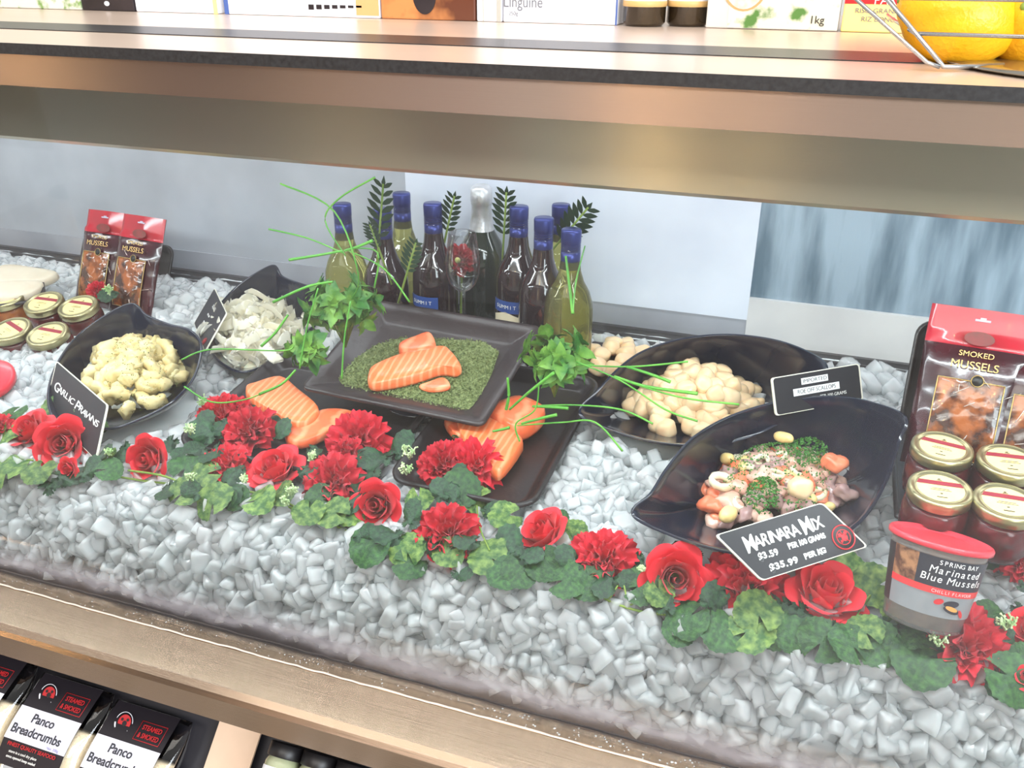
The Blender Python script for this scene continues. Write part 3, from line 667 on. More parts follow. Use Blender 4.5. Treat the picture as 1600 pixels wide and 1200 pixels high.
# ============================================================ JARS
LIDM = mat('gold_lid', (176, 166, 124), .28, .85, (160, 152, 116), 30, (.3, .7), .1, 200)
LABM = mat('cream_label', (232, 212, 150), .6, 0, (226, 204, 140), 60)
BANDM = mat('maroon_band', (140, 30, 48), .5, 0, (150, 38, 54), 60)
JAM = mat('red_jar_contents', (118, 14, 26), .18, 0, (78, 10, 22), 60, (.3, .7), coat=.6, sss=.1, sssr=.01)
JAMO = mat('orange_jar_contents', (206, 120, 30), .18, 0, (150, 60, 22), 40, (.3, .7), coat=.6, sss=.1, sssr=.01)
JARG = mat('jar_glass', (240, 240, 240), .04, 0, trans=1, ior=1.3)
INK = mat('ink', (70, 56, 50), .6)
def jar(label, px, py, z, R, n, group, m=JAM, tw=0, hh=.062):
    P = PZ(px, py, z); n = np.asarray(n, float); n /= np.linalg.norm(n)
    M = frame(P - n * hh, (math.cos(tw), math.sin(tw), 0), n)
    t = thing('preserve_jar', label, 'jar', M, group)
    r = R
    obj('contents', *lathe([(r * .70, .002), (r * .93, .005), (r * .99, .016), (r * .99, .034), (r * .93, .043), (r * .84, .046)], 32), m, t)
    ob = obj('glass_body', *lathe([(r * .72, 0), (r * .97, .003), (r * 1.03, .014), (r * 1.03, .036), (r * .97, .046), (r * .88, .050), (r * .88, .056)], 32), JARG, t)
    obj('lid', *lathe([(r * .97, hh - .013), (r * 1.0, hh - .012), (r * 1.0, hh - .004), (r * .985, hh - .0012), (r * .93, hh), (r * .84, hh - .0004), (r * .80, hh - .0018), (r * .77, hh - .0016)], 40), LIDM, t)
    lb = obj('lid_label', *disc(r * .73, hh - .0012, 40), LABM, t)
    w = r * .73; y0, y1 = r * .14, r * .37
    V = [(-math.sqrt(w * w - y0 * y0), y0, hh - .0008), (math.sqrt(w * w - y0 * y0), y0, hh - .0008), (math.sqrt(w * w - y1 * y1), y1, hh - .0008), (-math.sqrt(w * w - y1 * y1), y1, hh - .0008)]
    obj('label_band', V, [(0, 1, 2, 3)], BANDM, lb)
    parts = [box(-.0012, .0012, r * .46, r * .5, hh - .001, hh - .0007), box(-.0025, .0025, r * .41, r * .425, hh - .001, hh - .0007), box(-.008, .008, -r * .06, -r * .05, hh - .001, hh - .0007), box(-.010, .010, -r * .14, -r * .13, hh - .001, hh - .0007), box(-.0012, .0012, -r * .33, -r * .29, hh - .001, hh - .0007), box(-.005, .005, -r * .52, -r * .49, hh - .001, hh - .0007)]
    obj('label_print', *merge(parts), INK, lb, smooth=False)
    return t
nL = (.02, -.26, .96); nR = (.0, -.10, .99)
jar('jar with cream and maroon lid label, cut by the left edge, back row', 8, 462, -.553, .034, nL, 'jars of preserve on the left', JAMO, tw=-.35)
jar('jar with cream lid label, middle of the back row of the left jars', 67, 471, -.553, .034, nL, 'jars of preserve on the left', tw=.05)
jar('jar of red preserve in the left group, nearest the prawn bowl at the back', 121, 477, -.551, .034, nL, 'jars of preserve on the left', tw=.02)
jar('jar with cream lid label, cut by the left edge, front row', 15, 513, -.568, .034, nL, 'jars of preserve on the left', tw=-.35)
jar('jar of red preserve at the front right of the left group', 73, 520, -.568, .034, nL, 'jars of preserve on the left', tw=.0)
gR = 'jars of preserve on the right'
jar('jar of red preserve on the right tray, back row, against the mussel bag', 1473, 697, -.478, .032, nR, gR, tw=-.18)
jar('jar of red preserve cut by the right edge, back row', 1578, 718, -.478, .032, nR, gR, tw=.08)
jar('jar of red preserve just behind the mussel tub', 1470, 761, -.492, .032, nR, gR, tw=.05)
jar('jar of red preserve cut by the right edge, front row', 1574, 782, -.492, .032, nR, gR, tw=.02)

# ============================================================ MUSSEL BAGS IN TRAYS
RP = mat('red_pouch', (186, 20, 44), .3, 0, (150, 14, 34), 12, (.4, .7), .1, 60, coat=.5)
DP = mat('maroon_pouch', (66, 14, 26), .22, 0, (40, 12, 22), 30, (.4, .7), .6, 40, coat=.7)
AMB = mat('amber_mussels', (158, 84, 34), .25, 0, (58, 26, 16), 45, (.42, .6), .8, 60, coat=.9)
GOLD = mat('gold_print', (206, 176, 116), .3, .7, (180, 150, 90), 60)
BLK = mat('black_print', (22, 20, 22), .4)
HOLE = mat('pale_backing', (190, 186, 204), .5)
def pouch(label, TL, TR, y, lean, W, Hh, group, yaw=0, words=True):
    """pouch leaning back: local x across, y up the bag, z out of its face"""
    a = PY(*TL, y); ux = np.array([math.cos(yaw), math.sin(yaw), 0]); L = math.radians(lean)
    back = np.array([-math.sin(yaw), math.cos(yaw), 0]); up = back * math.sin(L) + np.array([0, 0, 1]) * math.cos(L); nz = np.cross(ux, up)
    o = a + ux * W / 2 - up * Hh
    t = thing('mussel_pouch', label, 'pouch', frame(o, ux, nz), group)
    hd = .24                                   # header share
    nx, ny = 16, 30; V = []; Fc = []
    from mathutils import noise
    for s in (1, -1):
        for j in range(ny + 1):
            for i in range(nx + 1):
                u = i / nx * 2 - 1; v = j / ny; vv = min(1, v / (1 - hd)) * 2 - 1
                th = .013 * max(0, (1 - abs(u) ** 2.5)) ** .6 * max(0, 1 - abs(vv) ** 3) ** .6 if v < 1 - hd else 0
                wr = (noise.noise(Vector((u * 3, v * 8, s + W * 50))) * .0022) if v < 1 - hd else 0
                V.append((u * W / 2 * (1 - .03 * (1 - abs(vv)) if v < 1 - hd else 1), v * Hh, s * (th + .0006) + wr * (s > 0) + .004 * math.sin(u * 2 + 1) * (v > .8)))
    K = (nx + 1) * (ny + 1); mi = []
    for s in (0, 1):
        for j in range(ny):
            for i in range(nx):
                a0 = s * K + j * (nx + 1) + i; q = (a0, a0 + 1, a0 + nx + 2, a0 + nx + 1); Fc.append(q if s == 0 else q[::-1]); mi.append(0 if j / ny >= 1 - hd - .02 else 1)
    edge = [(j * (nx + 1), (j + 1) * (nx + 1)) for j in range(ny)]
    for a0, b0 in edge: Fc.append((a0, b0, b0 + K, a0 + K)); mi.append(1); Fc.append((a0 + nx, a0 + nx + K, b0 + nx + K, b0 + nx)); mi.append(1)
    body = obj('pouch_body', V, Fc, None, t, mats=[RP, DP], mi=mi)
    def zf(u, v):
        vv = min(1, v / (1 - hd)) * 2 - 1
        return (.013 * max(0, (1 - abs(u) ** 2.5)) ** .6 * max(0, 1 - abs(vv) ** 3) ** .6) if v < 1 - hd else 0.0
    # window of mussels
    Vw = []; Fw = []; a_, b_ = 22, 22
    for j in range(b_ + 1):
        for i in range(a_ + 1):
            u = (-.62 + 1.24 * i / a_); v = .08 + .48 * j / b_; z = zf(u * .9, v) + .0024 + .0022 * abs(noise.noise(Vector((u * 5, v * 16, 3 + W * 90)))) * (0 < i < a_ and 0 < j < b_)
            Vw.append((u * W / 2, v * Hh, z))
    for j in range(b_):
        for i in range(a_): k = j * (a_ + 1) + i; Fw.append((k, k + 1, k + a_ + 2, k + a_ + 1))
    win = obj('window_panel', Vw, Fw, AMB, t)
    loop = [(-.62, .08), (0, .08), (.62, .08), (.62, .32), (.62, .56), (0, .56), (-.62, .56), (-.62, .32), (-.62, .08)]
    pts = []
    for (u0, v0), (u1, v1) in zip(loop[:-1], loop[1:]):
        for k in range(8):
            f = k / 8; u = u0 + (u1 - u0) * f; v = v0 + (v1 - v0) * f; pts.append((u * W / 2, v * Hh, zf(u * .9, v) + .0032))
    pts.append(pts[0]); obj('window_frame', *tube(pts, .0007, 5), GOLD, win)
    em = obj('emblem', *xf_l(lathe([(.0001, .0012), (.0058, .0010), (.0066, 0)], 24, False), (0.006, .565 * Hh, zf(.1, .56) + .0040)), BLK, t)
    obj('emblem_ring', *tube([(.006 + .0064 * math.cos(a), .565 * Hh + .0064 * math.sin(a), zf(.1, .56) + .005) for a in np.linspace(0, 2 * PI, 25)], .0006, 5), GOLD, em)
    hz = .0014 + .004
    Vt, Ft = merge([box(-.008, .008, .925 * Hh, .937 * Hh, hz - .0036, hz), box(-.003, .003, .935 * Hh, .948 * Hh, hz - .0036, hz)])
    obj('hang_hole', Vt, Ft, HOLE, t, smooth=False)
    obj('crest', *xf_l(disc(.016, 0, 20, 1, .5), (0, .82 * Hh, hz + .0005)), mat('crest_brown', (104, 44, 34), .4, 0, (128, 34, 36), 80), t)
    text('SMOKED', .0085, GOLD, t, (0, .72 * Hh, zf(0, .72) + .0056), sx=1.1)
    text('MUSSELS', .0125, GOLD, t, (0, .652 * Hh, zf(0, .652) + .0050), sx=1.05)
    # pale strokes painted as glints of light on the film
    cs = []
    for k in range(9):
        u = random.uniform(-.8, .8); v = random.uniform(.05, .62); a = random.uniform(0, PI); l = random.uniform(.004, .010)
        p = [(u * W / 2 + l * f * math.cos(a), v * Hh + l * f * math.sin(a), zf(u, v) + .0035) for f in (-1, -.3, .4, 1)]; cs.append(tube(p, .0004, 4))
    obj('crease_glint', *merge(cs), mat('pale_glint', (226, 214, 206), .1, .3), t)
    return t
def xf_l(VF, loc):
    V, Fc = VF; return [(v[0] + loc[0], v[1] + loc[1], v[2] + loc[2]) for v in V], Fc
pouch('smoked mussel pouch on the left tray, left one of the pair', (137, 326), (190, 336), 1.30, 24, .098, .178, 'left pouches', yaw=-.05)
pouch('smoked mussel pouch on the left tray, right one with the straight red header', (192, 333), (258, 342), 1.27, 24, .104, .178, 'left pouches', yaw=-.1)
pouch('smoked mussel pouch beside the jars on the right, fully in view', (1457, 473), (1560, 490), 1.10, 24, .112, .190, 'right pouches', yaw=-.10)
pouch('smoked mussel pouch cut by the right edge', (1574, 498), (1640, 500), 1.09, 24, .112, .190, 'right pouches', yaw=-.10)
def prop_tray(label, BL, y, lean, W, Hh, yaw):
    a = PY(*BL, y); ux = np.array([math.cos(yaw), math.sin(yaw), 0]); L = math.radians(lean); back = np.array([-math.sin(yaw), math.cos(yaw), 0]); up = back * math.sin(L) + np.array([0, 0, 1]) * math.cos(L)
    nz = np.cross(ux, up); o = a + ux * W / 2 + up * Hh / 2
    return tray('food_tray', label, 'tray', o, ux, nz, W, Hh, .012, .02, .012, TRAYM)
prop_tray('black tray propped upright behind the left mussel pouches', (112, 476), 1.33, 26, .235, .150, -.08)
prop_tray('black tray propped upright behind the right mussel pouches', (1402, 668), 1.07, 22, .34, .135, -.06)
# black trays under the jars
px_tray('food_tray', 'black tray holding the jars on the right', 'tray', (1398, 806), (1650, 850), (1412, 668), -.560, -.548, .006, .006, .004, TRAYM)
px_tray('food_tray', 'black tray under the jars on the left', 'tray', (-60, 560), (165, 556), (0, 470), -.612, -.594, .006, .01, .006, TRAYM)

# ============================================================ MUSSEL TUB
def tub():
    P = PZ(1471, 838, -.510); n = np.array([.06, .36, .93]); n /= np.linalg.norm(n); hh = .088
    M = frame(P - n * hh, (1, .12, 0), n); t = thing('mussel_tub', 'clear tub of marinated blue mussels with red lid on the ice', 'tub', M)
    R = .0455
    obj('contents', *lathe([(.033, .004), (.0365, .02), (.042, .075), (.042, .08)], 40), mat('marinade', (150, 116, 88), .3, 0, (92, 66, 50), 50, (.35, .65), coat=.5), t)
    obj('tub_body', *lathe([(.0345, 0), (.036, .001), (.0442, hh - .006), (.0442, hh - .004)], 48), mat('tub_plastic', (206, 202, 200), .12, 0, trans=.75, ior=1.2), t)
    obj('lid', *lathe([(.0455, hh - .006), (.0478, hh - .0055), (.0482, hh - .002), (.0470, hh), (.0445, hh + .0002), (.0432, hh - .003), (.030, hh - .0035)], 56), mat('red_lid', (214, 52, 66), .3, 0, (224, 66, 78), 30, coat=.3, sss=.2, sssr=.01), t)
    def rad(z): return .0360 + (.0442 - .0360) * z / (hh - .006) + .0009
    def wrap(z0, z1, a0, a1, m, name, dr=0, par=None, n=26, wav=0):
        V = []; Fc = []
        for k in range(n + 1):
            a = a0 + (a1 - a0) * k / n; w = wav * math.sin((k / n) * PI)
            for z in (z0 - w, z1 - w): V.append(((rad(z) + dr) * math.sin(a), -(rad(z) + dr) * math.cos(a), z))
        for k in range(n): Fc.append((2 * k, 2 * k + 2, 2 * k + 3, 2 * k + 1))
        return obj(name, V, Fc, m, par or t)
    lab = wrap(.018, hh - .013, -1.25, 1.5, mat('label_grey', (134, 136, 140), .35, 0, (144, 145, 148), 40), 'label')
    wrap(.046, hh - .0125, -.62, 1.5, mat('label_black', (40, 42, 52), .4), 'label_panel', .0003, lab)
    wrap(.046, hh - .0125, -1.25, -.62, mat('label_photo', (170, 120, 84), .4, 0, (84, 50, 36), 70, (.42, .58)), 'label_photo', .0003, lab)
    wrap(.040, .0465, -1.25, 1.5, mat('label_red', (222, 60, 62), .4), 'label_stripe', .0005, lab)
    wrap(.018, .075, -1.6, -1.25, mat('label_side', (34, 34, 38), .4), 'label_edge', .0003, lab, 6)
    W = mat('white_print', (240, 238, 236), .5)
    def arc(s, size, ac, z, m, sp=.62, bold=0, shear=0):
        tot = [size * (sp if ch not in 'iIl1 .' else sp * .55) * (1.35 if ch in 'MW' else 1) for ch in s]; L = sum(tot); a = ac - L / 2 / rad(z)
        for ch, w in zip(s, tot):
            am = a + w / 2 / rad(z); a += w / rad(z)
            if ch == ' ': continue
            r = rad(z) + .0012; Rm = Matrix.Rotation(am, 4, 'Z') @ Matrix.Rotation(PI / 2 + .1, 4, 'X')
            text(ch, size, m, lab, (r * math.sin(am), -r * math.cos(am), z), rotm=Rm, bold=bold, shear=shear, depth=.0001)
    arc('SPRING BAY', .0062, .22, .0712, W, .68)
    arc('Marinated', .0100, .20, .0635, W, .56, 0, .12)
    arc('Blue Mussels', .0100, .20, .0550, W, .56, 0, .12)
    arc('CHILLI FLAVOUR', .0044, .25, .0432, mat('pale_print', (250, 190, 190), .5), .72)
    # mussel picture
    def patch(ac, zc, wa, wz, m, name, rot=0, dr=.0007):
        V = []
        for k in range(18):
            q = 2 * PI * k / 18; da = math.cos(q) * wa; dz = math.sin(q) * wz; a = ac + (da * math.cos(rot) - dz * math.sin(rot)) / rad(zc); z = zc + da * math.sin(rot) + dz * math.cos(rot)
            V.append(((rad(z) + dr) * math.sin(a), -(rad(z) + dr) * math.cos(a), z))
        return obj(name, V, [tuple(range(18))], m, lab)
    patch(-0.02, .0335, .0045, .0028, mat('chilli_red', (206, 40, 44), .4), 'chilli_picture', .4)
    patch(0.60, .0240, .0050, .0020, MATS['chilli_red'], 'chilli_picture', -.9)
    patch(0.28, .0330, .0075, .0034, mat('shell_blue', (44, 40, 52), .3), 'shell_picture', .12, .0009)
    patch(0.32, .0270, .0085, .0034, MATS['shell_blue'], 'shell_picture', -.25, .0009)
    patch(0.31, .0285, .0065, .0022, mat('mussel_orange', (236, 160, 84), .4), 'mussel_picture', -.25, .0012)
tub()
# red tub lid at left edge
t = thing('mussel_tub', 'red lidded tub mostly cut off by the left edge', 'tub', frame(PZ(-22, 590, -.585) - np.array([0, 0, .05]), (1, 0, 0), (.1, -.25, .96)))
obj('tub_body', *lathe([(.036, 0), (.044, .05)], 32), MATS['tub_plastic'], t); obj('lid', *lathe([(.045, .045), (.048, .046), (.048, .056), (.044, .058), (.02, .056)], 40), MATS['red_lid'], t)

# ============================================================ CARDS
CARD = mat('black_card', (34, 34, 40), .45, 0, (42, 42, 48), 10); EDGE = mat('card_edge', (226, 222, 206), .6)
CHALK = mat('chalk_white', (232, 230, 226), .7)
def card(label, TL, TR, BL, zt, zb, ztr=None):
    a = PZ(*TL, zt); b = PZ(*TR, ztr if ztr is not None else zt); c = PZ(*BL, zb)
    x = b - a; W = np.linalg.norm(x); y = a - c; n = np.cross(x, y); n /= np.linalg.norm(n)
    M = frame(c, x, n); sh = np.array(M)[:3, 0] @ (a - c); Hh = np.array(M)[:3, 1] @ (a - c)
    t = thing('price_card', label, 'sign', M)
    f = lambda u, v: (u * W + sh * v, v * Hh)
    P = []
    for cu, cv, in ((0, 0), (1, 0), (1, 1), (0, 1)):
        for k in range(5):
            q = {(0, 0): PI, (1, 0): 1.5 * PI, (1, 1): 0, (0, 1): PI / 2}[(cu, cv)] + PI / 2 * k / 4; r = .004
            px = (r / W) * (1 + math.cos(q)) if cu == 0 else 1 - (r / W) * (1 - math.cos(q)); py = (r / Hh) * (1 + math.sin(q)) if cv == 0 else 1 - (r / Hh) * (1 - math.sin(q)); P.append(f(px, py))
    V, Fc = slabpoly(P, -.0022, 0); obj('card_core', V, Fc, EDGE, t, smooth=False)
    c0 = np.mean(P, axis=0); P2 = [tuple(c0 + (np.array(p) - c0) * (1 - .0018 / max(Hh, .03))) for p in P]
    obj('card_face', *slabpoly(P2, -.0001, .0003), CARD, t, smooth=False)
    return t, f, W, Hh, sh
def hand(t, f, s, u0, u1, v, size, m=CHALK, jit=.12, z=.0006, big=1.0, italic=.0, bold=.00035):
    """hand lettering: each letter jittered; capital initials drawn larger"""
    words = s; n = len(s); wid = [(.45 if ch in "Ii1. '" else 1.15 if ch in 'MWmw' else .8) for ch in s]; T = sum(wid); acc = 0; objs = []
    p0 = np.array(f(u0, v)); p1 = np.array(f(u1, v)); L = np.linalg.norm(p1 - p0)
    for k, (ch, w) in enumerate(zip(s, wid)):
        m_ = (acc + w / 2) / T; acc += w
        if ch == ' ': continue
        p = p0 + (p1 - p0) * m_; sz = size * (big if (k == 0 or s[k - 1] == ' ') else 1)
        text(ch, sz, m, t, (p[0], p[1] + random.uniform(-jit, jit) * size * .3, z), rot=random.uniform(-jit, jit), sx=(L / T / size) / .70 * (1 if sz == size else .85), bold=bold, depth=.0001)
t, f, W, Hh, sh = card('black card lettered MARINARA MIX leaning on the front bowl', (1117, 836), (1285, 785), (1190, 908), -.524, -.560, -.512)
hand(t, f, 'MARINARA MIX', .13, .84, .66, .017, big=1.45)
hand(t, f, '$3.59', .14, .32, .40, .0090, big=1.25); hand(t, f, 'PER 100 GRAMS', .42, .77, .42, .0075, big=1.15)
hand(t, f, '$35.99', .14, .40, .16, .0090, big=1.25); hand(t, f, 'PER KG', .46, .66, .17, .0075, big=1.1)
LR = mat('logo_red', (204, 44, 52), .5)
lx, ly = f(.90, .22)
def logo(t, x, y, r, z=.0008):
    lg = obj('logo_badge', *xf_l(lathe([(.0001, .0002), (r * .93, .0002), (r, 0)], 28, False), (x, y, z)), BLK, t)
    obj('logo_ring', *tube([(x + r * math.cos(a), y + r * math.sin(a), z + .0002) for a in np.linspace(0, 2 * PI, 33)], r * .06, 5), LR, lg)
    obj('logo_ring', *tube([(x + r * .62 * math.cos(a), y + r * .62 * math.sin(a), z + .0002) for a in np.linspace(0, 2 * PI, 33)], r * .04, 5), LR, lg)
    parts = [xf_l(disc(r * .30, 0, 14), (x + r * .06, y - r * .04, z + .0006)), xf_l(disc(r * .16, 0, 10), (x + r * .25, y + r * .30, z + .0006)), xf_l(disc(r * .16, 0, 10), (x - r * .28, y + r * .25, z + .0006)), xf_l(disc(r * .12, 0, 10), (x - r * .30, y - r * .28, z + .0006))]
    for a in (.5, 1.6, 2.7, 3.8, 5.2): parts.append(tube([(x + .2 * r * math.cos(a), y + .2 * r * math.sin(a), z + .0005), (x + .55 * r * math.cos(a + .2), y + .55 * r * math.sin(a + .2), z + .0005)], r * .05, 4))
    obj('logo_figure', *merge(parts), LR, lg)
logo(t, lx - .004, ly + .004, .0125)
t, f, W, Hh, sh = card('black card lettered GARLIC PRAWNS at the left front bowl', (88, 564), (168, 633), (70, 640), -.545, -.60)
hand(t, f, 'GARLIC PRAWNS', .10, .94, .56, .012, big=1.5, bold=.0001)
t, f, W, Hh, sh = card('black card with IMPORTED ROE OFF SCALLOPS stickers between two bowls', (1205, 591), (1343, 568), (1212, 650), -.474, -.520)
STK = mat('white_sticker', (236, 238, 240), .5); SI = mat('sticker_ink', (50, 52, 58), .5)
for s, u0, u1, v, hh2 in (('IMPORTED', .32, .62, .78, .17), ('ROE OFF SCALLOPS', .22, .74, .52, .19)):
    P = [f(u0, v - hh2 / 2), f(u1, v - hh2 / 2), f(u1, v + hh2 / 2), f(u0, v + hh2 / 2)]
    sk = obj('sticker', *slabpoly(P, .0003, .0006), STK, t, smooth=False); c = np.mean(P, axis=0)
    Ls = np.linalg.norm(np.array(P[1]) - P[0]); text(s, Hh * hh2 * .82, SI, sk, (c[0], c[1], .0008), sx=Ls / (len(s) * Hh * hh2 * .82 * .66), depth=.0001)
text('PER 100 GRAMS', .006, CHALK, t, (*f(.66, .30), .0006), depth=.0001)
t, f, W, Hh, sh = card('small black chalk card edge-on beside the squid bowl', (335, 450), (354, 489), (303, 505), -.515, -.56)
text('SQUID', .008, CHALK, t, (*f(.45, .74), .0006), depth=.0001); text('PER 100', .005, CHALK, t, (*f(.4, .5), .0006), depth=.0001); text('PER KG', .005, CHALK, t, (*f(.4, .3), .0006), depth=.0001)
logo(t, *f(.8, .1), .006)

# ============================================================ BOTTLES
BLUE = mat('blue_cap', (44, 52, 112), .28, .5, (54, 64, 130), 30); BLUEC = mat('blue_capsule', (46, 50, 106), .4, .2, (54, 58, 116), 20)
RW = mat('red_wine_glass', (26, 10, 14), .06, 0, (36, 14, 18), 10, coat=.6)
WW = mat('white_wine_glass', (222, 218, 128), .03, 0, trans=.92, ior=1.34)
CH = mat('champagne_glass', (26, 34, 26), .08, 0, (34, 44, 32), 10, coat=.6); FOIL = mat('silver_foil', (196, 194, 192), .35, .55, (222, 222, 226), 60, (.3, .7), .5, 120)
BLAB = mat('blue_label', (40, 72, 140), .4); CLAB = mat('cream_label_paper', (222, 208, 178), .6)
def bottle(label, px, py, y, kind, lab=True):
    T = PY(px, py, y); hb = .295; s = 1.0
    t = thing('wine_bottle' if kind != 'ch' else 'champagne_bottle', label, 'bottle', (T[0], T[1], T[2] - hb), {'red': 'red wine bottles', 'white': 'white wine bottles', 'ch': None}[kind])
    gl = {'red': RW, 'white': WW, 'ch': CH}[kind]
    R = .037 if kind != 'ch' else .040
    prof = [(.004, .004), (R * .9, 0), (R, .006), (R, .165), (R * .97, .182), (R * .82, .200), (R * .58, .216), (.0165, .232), (.0145, .25), (.0138, .284)]
    obj('glass_body', *lathe(prof, 36), gl, t)
    if kind == 'ch':
        obj('foil_cap', *lathe([(R * .80, .196), (R * .56, .214), (.0185, .235), (.0162, .262), (.0175, .264), (.0185, .275), (.0175, .290), (.012, .295)], 32), FOIL, t)
        obj('neck_band', *lathe([(R * .835, .196), (R * .86, .191), (R * .80, .199)], 32, False), mat('neck_label', (210, 208, 200), .5), t)
    else:
        cp = [(.0146, .236), (.0148, .262)]
        for k in range(4): cp += [(.0140, .2625 + k * .0035), (.0149, .264 + k * .0035)]
        cp += [(.0150, .280), (.0152, .292), (.0142, .2948)]
        obj('screw_cap', *lathe(cp, 32), BLUE, t)
        if lab:
            for nm, z0, z1, m in (('neck_label', .130, .150, BLAB), ('front_label', .055, .128, CLAB)):
                V = []; Fc = []
                for k in range(17):
                    a = math.radians(-44 + 88 * k / 16); top = z1 + (.010 * (1 - abs(k - 8) / 8) - .006 if nm == 'front_label' else 0)
                    for z in (z0, top): V.append(((R + .0007) * math.sin(a - .25), -(R + .0007) * math.cos(a - .25), z))
                for k in range(16): Fc.append((2 * k, 2 * k + 2, 2 * k + 3, 2 * k + 1))
                lo = obj(nm, V, Fc, m, t)
                if nm == 'neck_label':
                    for k, ch in enumerate('SUMMIT'):
                        a = -.25 + (k - 2.5) * .17; text(ch, .0085, CHALK, lo, ((R + .0014) * math.sin(a), -(R + .0014) * math.cos(a), .140), rotm=Matrix.Rotation(a, 4, 'Z') @ Matrix.Rotation(PI / 2, 4, 'X'), depth=.0001)
    return t
bottle('white wine bottle with blue cap at the far left, in the left herb bunch', 534, 318, 1.28, 'white', False)
bottle('red wine bottle with blue cap, second from the left', 597, 326, 1.255, 'red', False)
bottle('white wine bottle with blue cap behind the two left red bottles', 627, 301, 1.35, 'white', False)
bottle('red wine bottle directly left of the wine glass', 676, 317, 1.28, 'red')
bottle('champagne bottle with silver foil neck behind the wine glass', 752, 289, 1.365, 'ch')
bottle('red wine bottle just right of the wine glass', 811, 322, 1.30, 'red')
bottle('red wine bottle between the wine glass bottle and the front white wine', 850, 340, 1.26, 'red', False)
bottle('white wine bottle with blue cap hidden at the back right', 877, 319, 1.36, 'white', False)
bottle('front white wine bottle at the right end, behind the right herb bunch', 893, 358, 1.235, 'white', False)
# wine glass
P = PY(722, 363, 1.235); hg = .185
t = thing('wine_glass', 'empty stemmed wine glass in front of the bottles', 'glass', (P[0], P[1], P[2] - hg))
GL = glass_sheet('clear_glass', (.99, .995, .995, 1), fk=.55)
out = [(.0045, .0905), (.012, .094), (.021, .104), (.0262, .120), (.0268, .138), (.0245, .160), (.0212, .184)]
inn = [(r - .0012, z + .0006) for r, z in out][::-1]; inn[-1] = (.0001, .0935)
obj('glass_bowl', *lathe([(.0001, .0895)] + out + [(.0206, .185)] + inn, 40, False), GL, t)
obj('glass_stem', *lathe([(.0032, .004), (.0028, .03), (.0028, .075), (.0045, .090)], 16), GL, t)
obj('glass_foot', *lathe([(.030, 0), (.031, .001), (.012, .003), (.0034, .006)], 36), GL, t)

# ============================================================ FLOWERS, LEAVES
def petal_grid(w, h, cup, curl, ruff=0, seed=0, nx=8, ny=8, ser=0):
    V = []; r = random.Random(seed); ph = r.uniform(0, 6)
    for j in range(ny + 1):
        v = j / ny
        for i in range(nx + 1):
            u = i / nx * 2 - 1; wd = .30 + .70 * math.sin(min(1, v * 1.25) * PI / 2)
            x = u * w * wd * (1 - .22 * max(0, v - .6) * 2.5 * abs(u)); z = h * v * (1 - (.34 * u ** 4 + .08 * u * u) * v); d = cup * (u * u) * (.4 + .6 * v) + curl * v ** 5 + ruff * math.sin(u * 6 + ph) * v ** 3
            V.append((x, d, z + (ser * ((i * 7 + seed) % 3 - 1) if j == ny else 0)))
    Fc = [(j * (nx + 1) + i, j * (nx + 1) + i + 1, (j + 1) * (nx + 1) + i + 1, (j + 1) * (nx + 1) + i) for j in range(ny) for i in range(nx)]
    return V, Fc
def rose_mesh(seed, open_=1.0):
    """rose of radius ~1 facing +z"""
    r = random.Random(seed); parts = []
    # tight spiral bud
    sp = []
    for k in range(60):
        a = k * .24; rad = .05 + .0052 * k; sp.append((rad, a))
    V = []
    for rad, a in sp:
        for z in (.15, .55, .92 - rad * .5): V.append((rad * (1 if z < .3 else 1.08) * math.cos(a), rad * (1 if z < .3 else 1.08) * math.sin(a), z))
    Fc = [(3 * k + q, 3 * k + 3 + q, 3 * k + 4 + q, 3 * k + 1 + q) for k in range(59) for q in (0, 1)]
    parts.append((V, Fc))
    for ring, (n, r0, tilt, w, h, cup, curl) in enumerate([(3, .20, .05, .40, .86, -.20, .02), (4, .25, .26, .50, .90, -.22, .06), (4, .27, .52, .62, .92, -.24, .12), (5, .26, .88, .66, .90, -.20, .20)]):
        for k in range(n):
            a = 2 * PI * k / n + ring * .55 + r.uniform(-.15, .15); tl = (tilt + r.uniform(-.10, .10)) * open_
            pv, pf = petal_grid(w * r.uniform(.92, 1.1), h * r.uniform(.92, 1.05), cup, curl, .02, seed * 31 + ring * 7 + k, 10, 10)
            M = Matrix.Rotation(a, 4, 'Z') @ Matrix.Translation((0, r0, 0)) @ Matrix.Rotation(-tl, 4, 'X')
            parts.append((xf(pv, M), pf))
    V, Fc = merge(parts); return np.array(V), Fc
def carn_mesh(seed):
    r = random.Random(seed); parts = []
    for layer, (n, tilt, h) in enumerate([(6, .12, .66), (8, .38, .80), (10, .66, .92), (11, .98, 1.0), (10, 1.32, 1.0)]):
        for k in range(n):
            a = 2 * PI * k / n + layer * .37 + r.uniform(-.2, .2)
            pv, pf = petal_grid(.36 * r.uniform(.85, 1.2), h * r.uniform(.9, 1.05), -.06, .06, .11, seed * 17 + layer * 13 + k, 12, 6, .035)
            M = Matrix.Rotation(a, 4, 'Z') @ Matrix.Translation((0, .05, 0)) @ Matrix.Rotation(-tilt + r.uniform(-.12, .12), 4, 'X') @ Matrix.Rotation(r.uniform(-.3, .3), 4, 'Z')
            parts.append((xf(pv, M), pf))
    V, Fc = merge(parts); return np.array(V), Fc
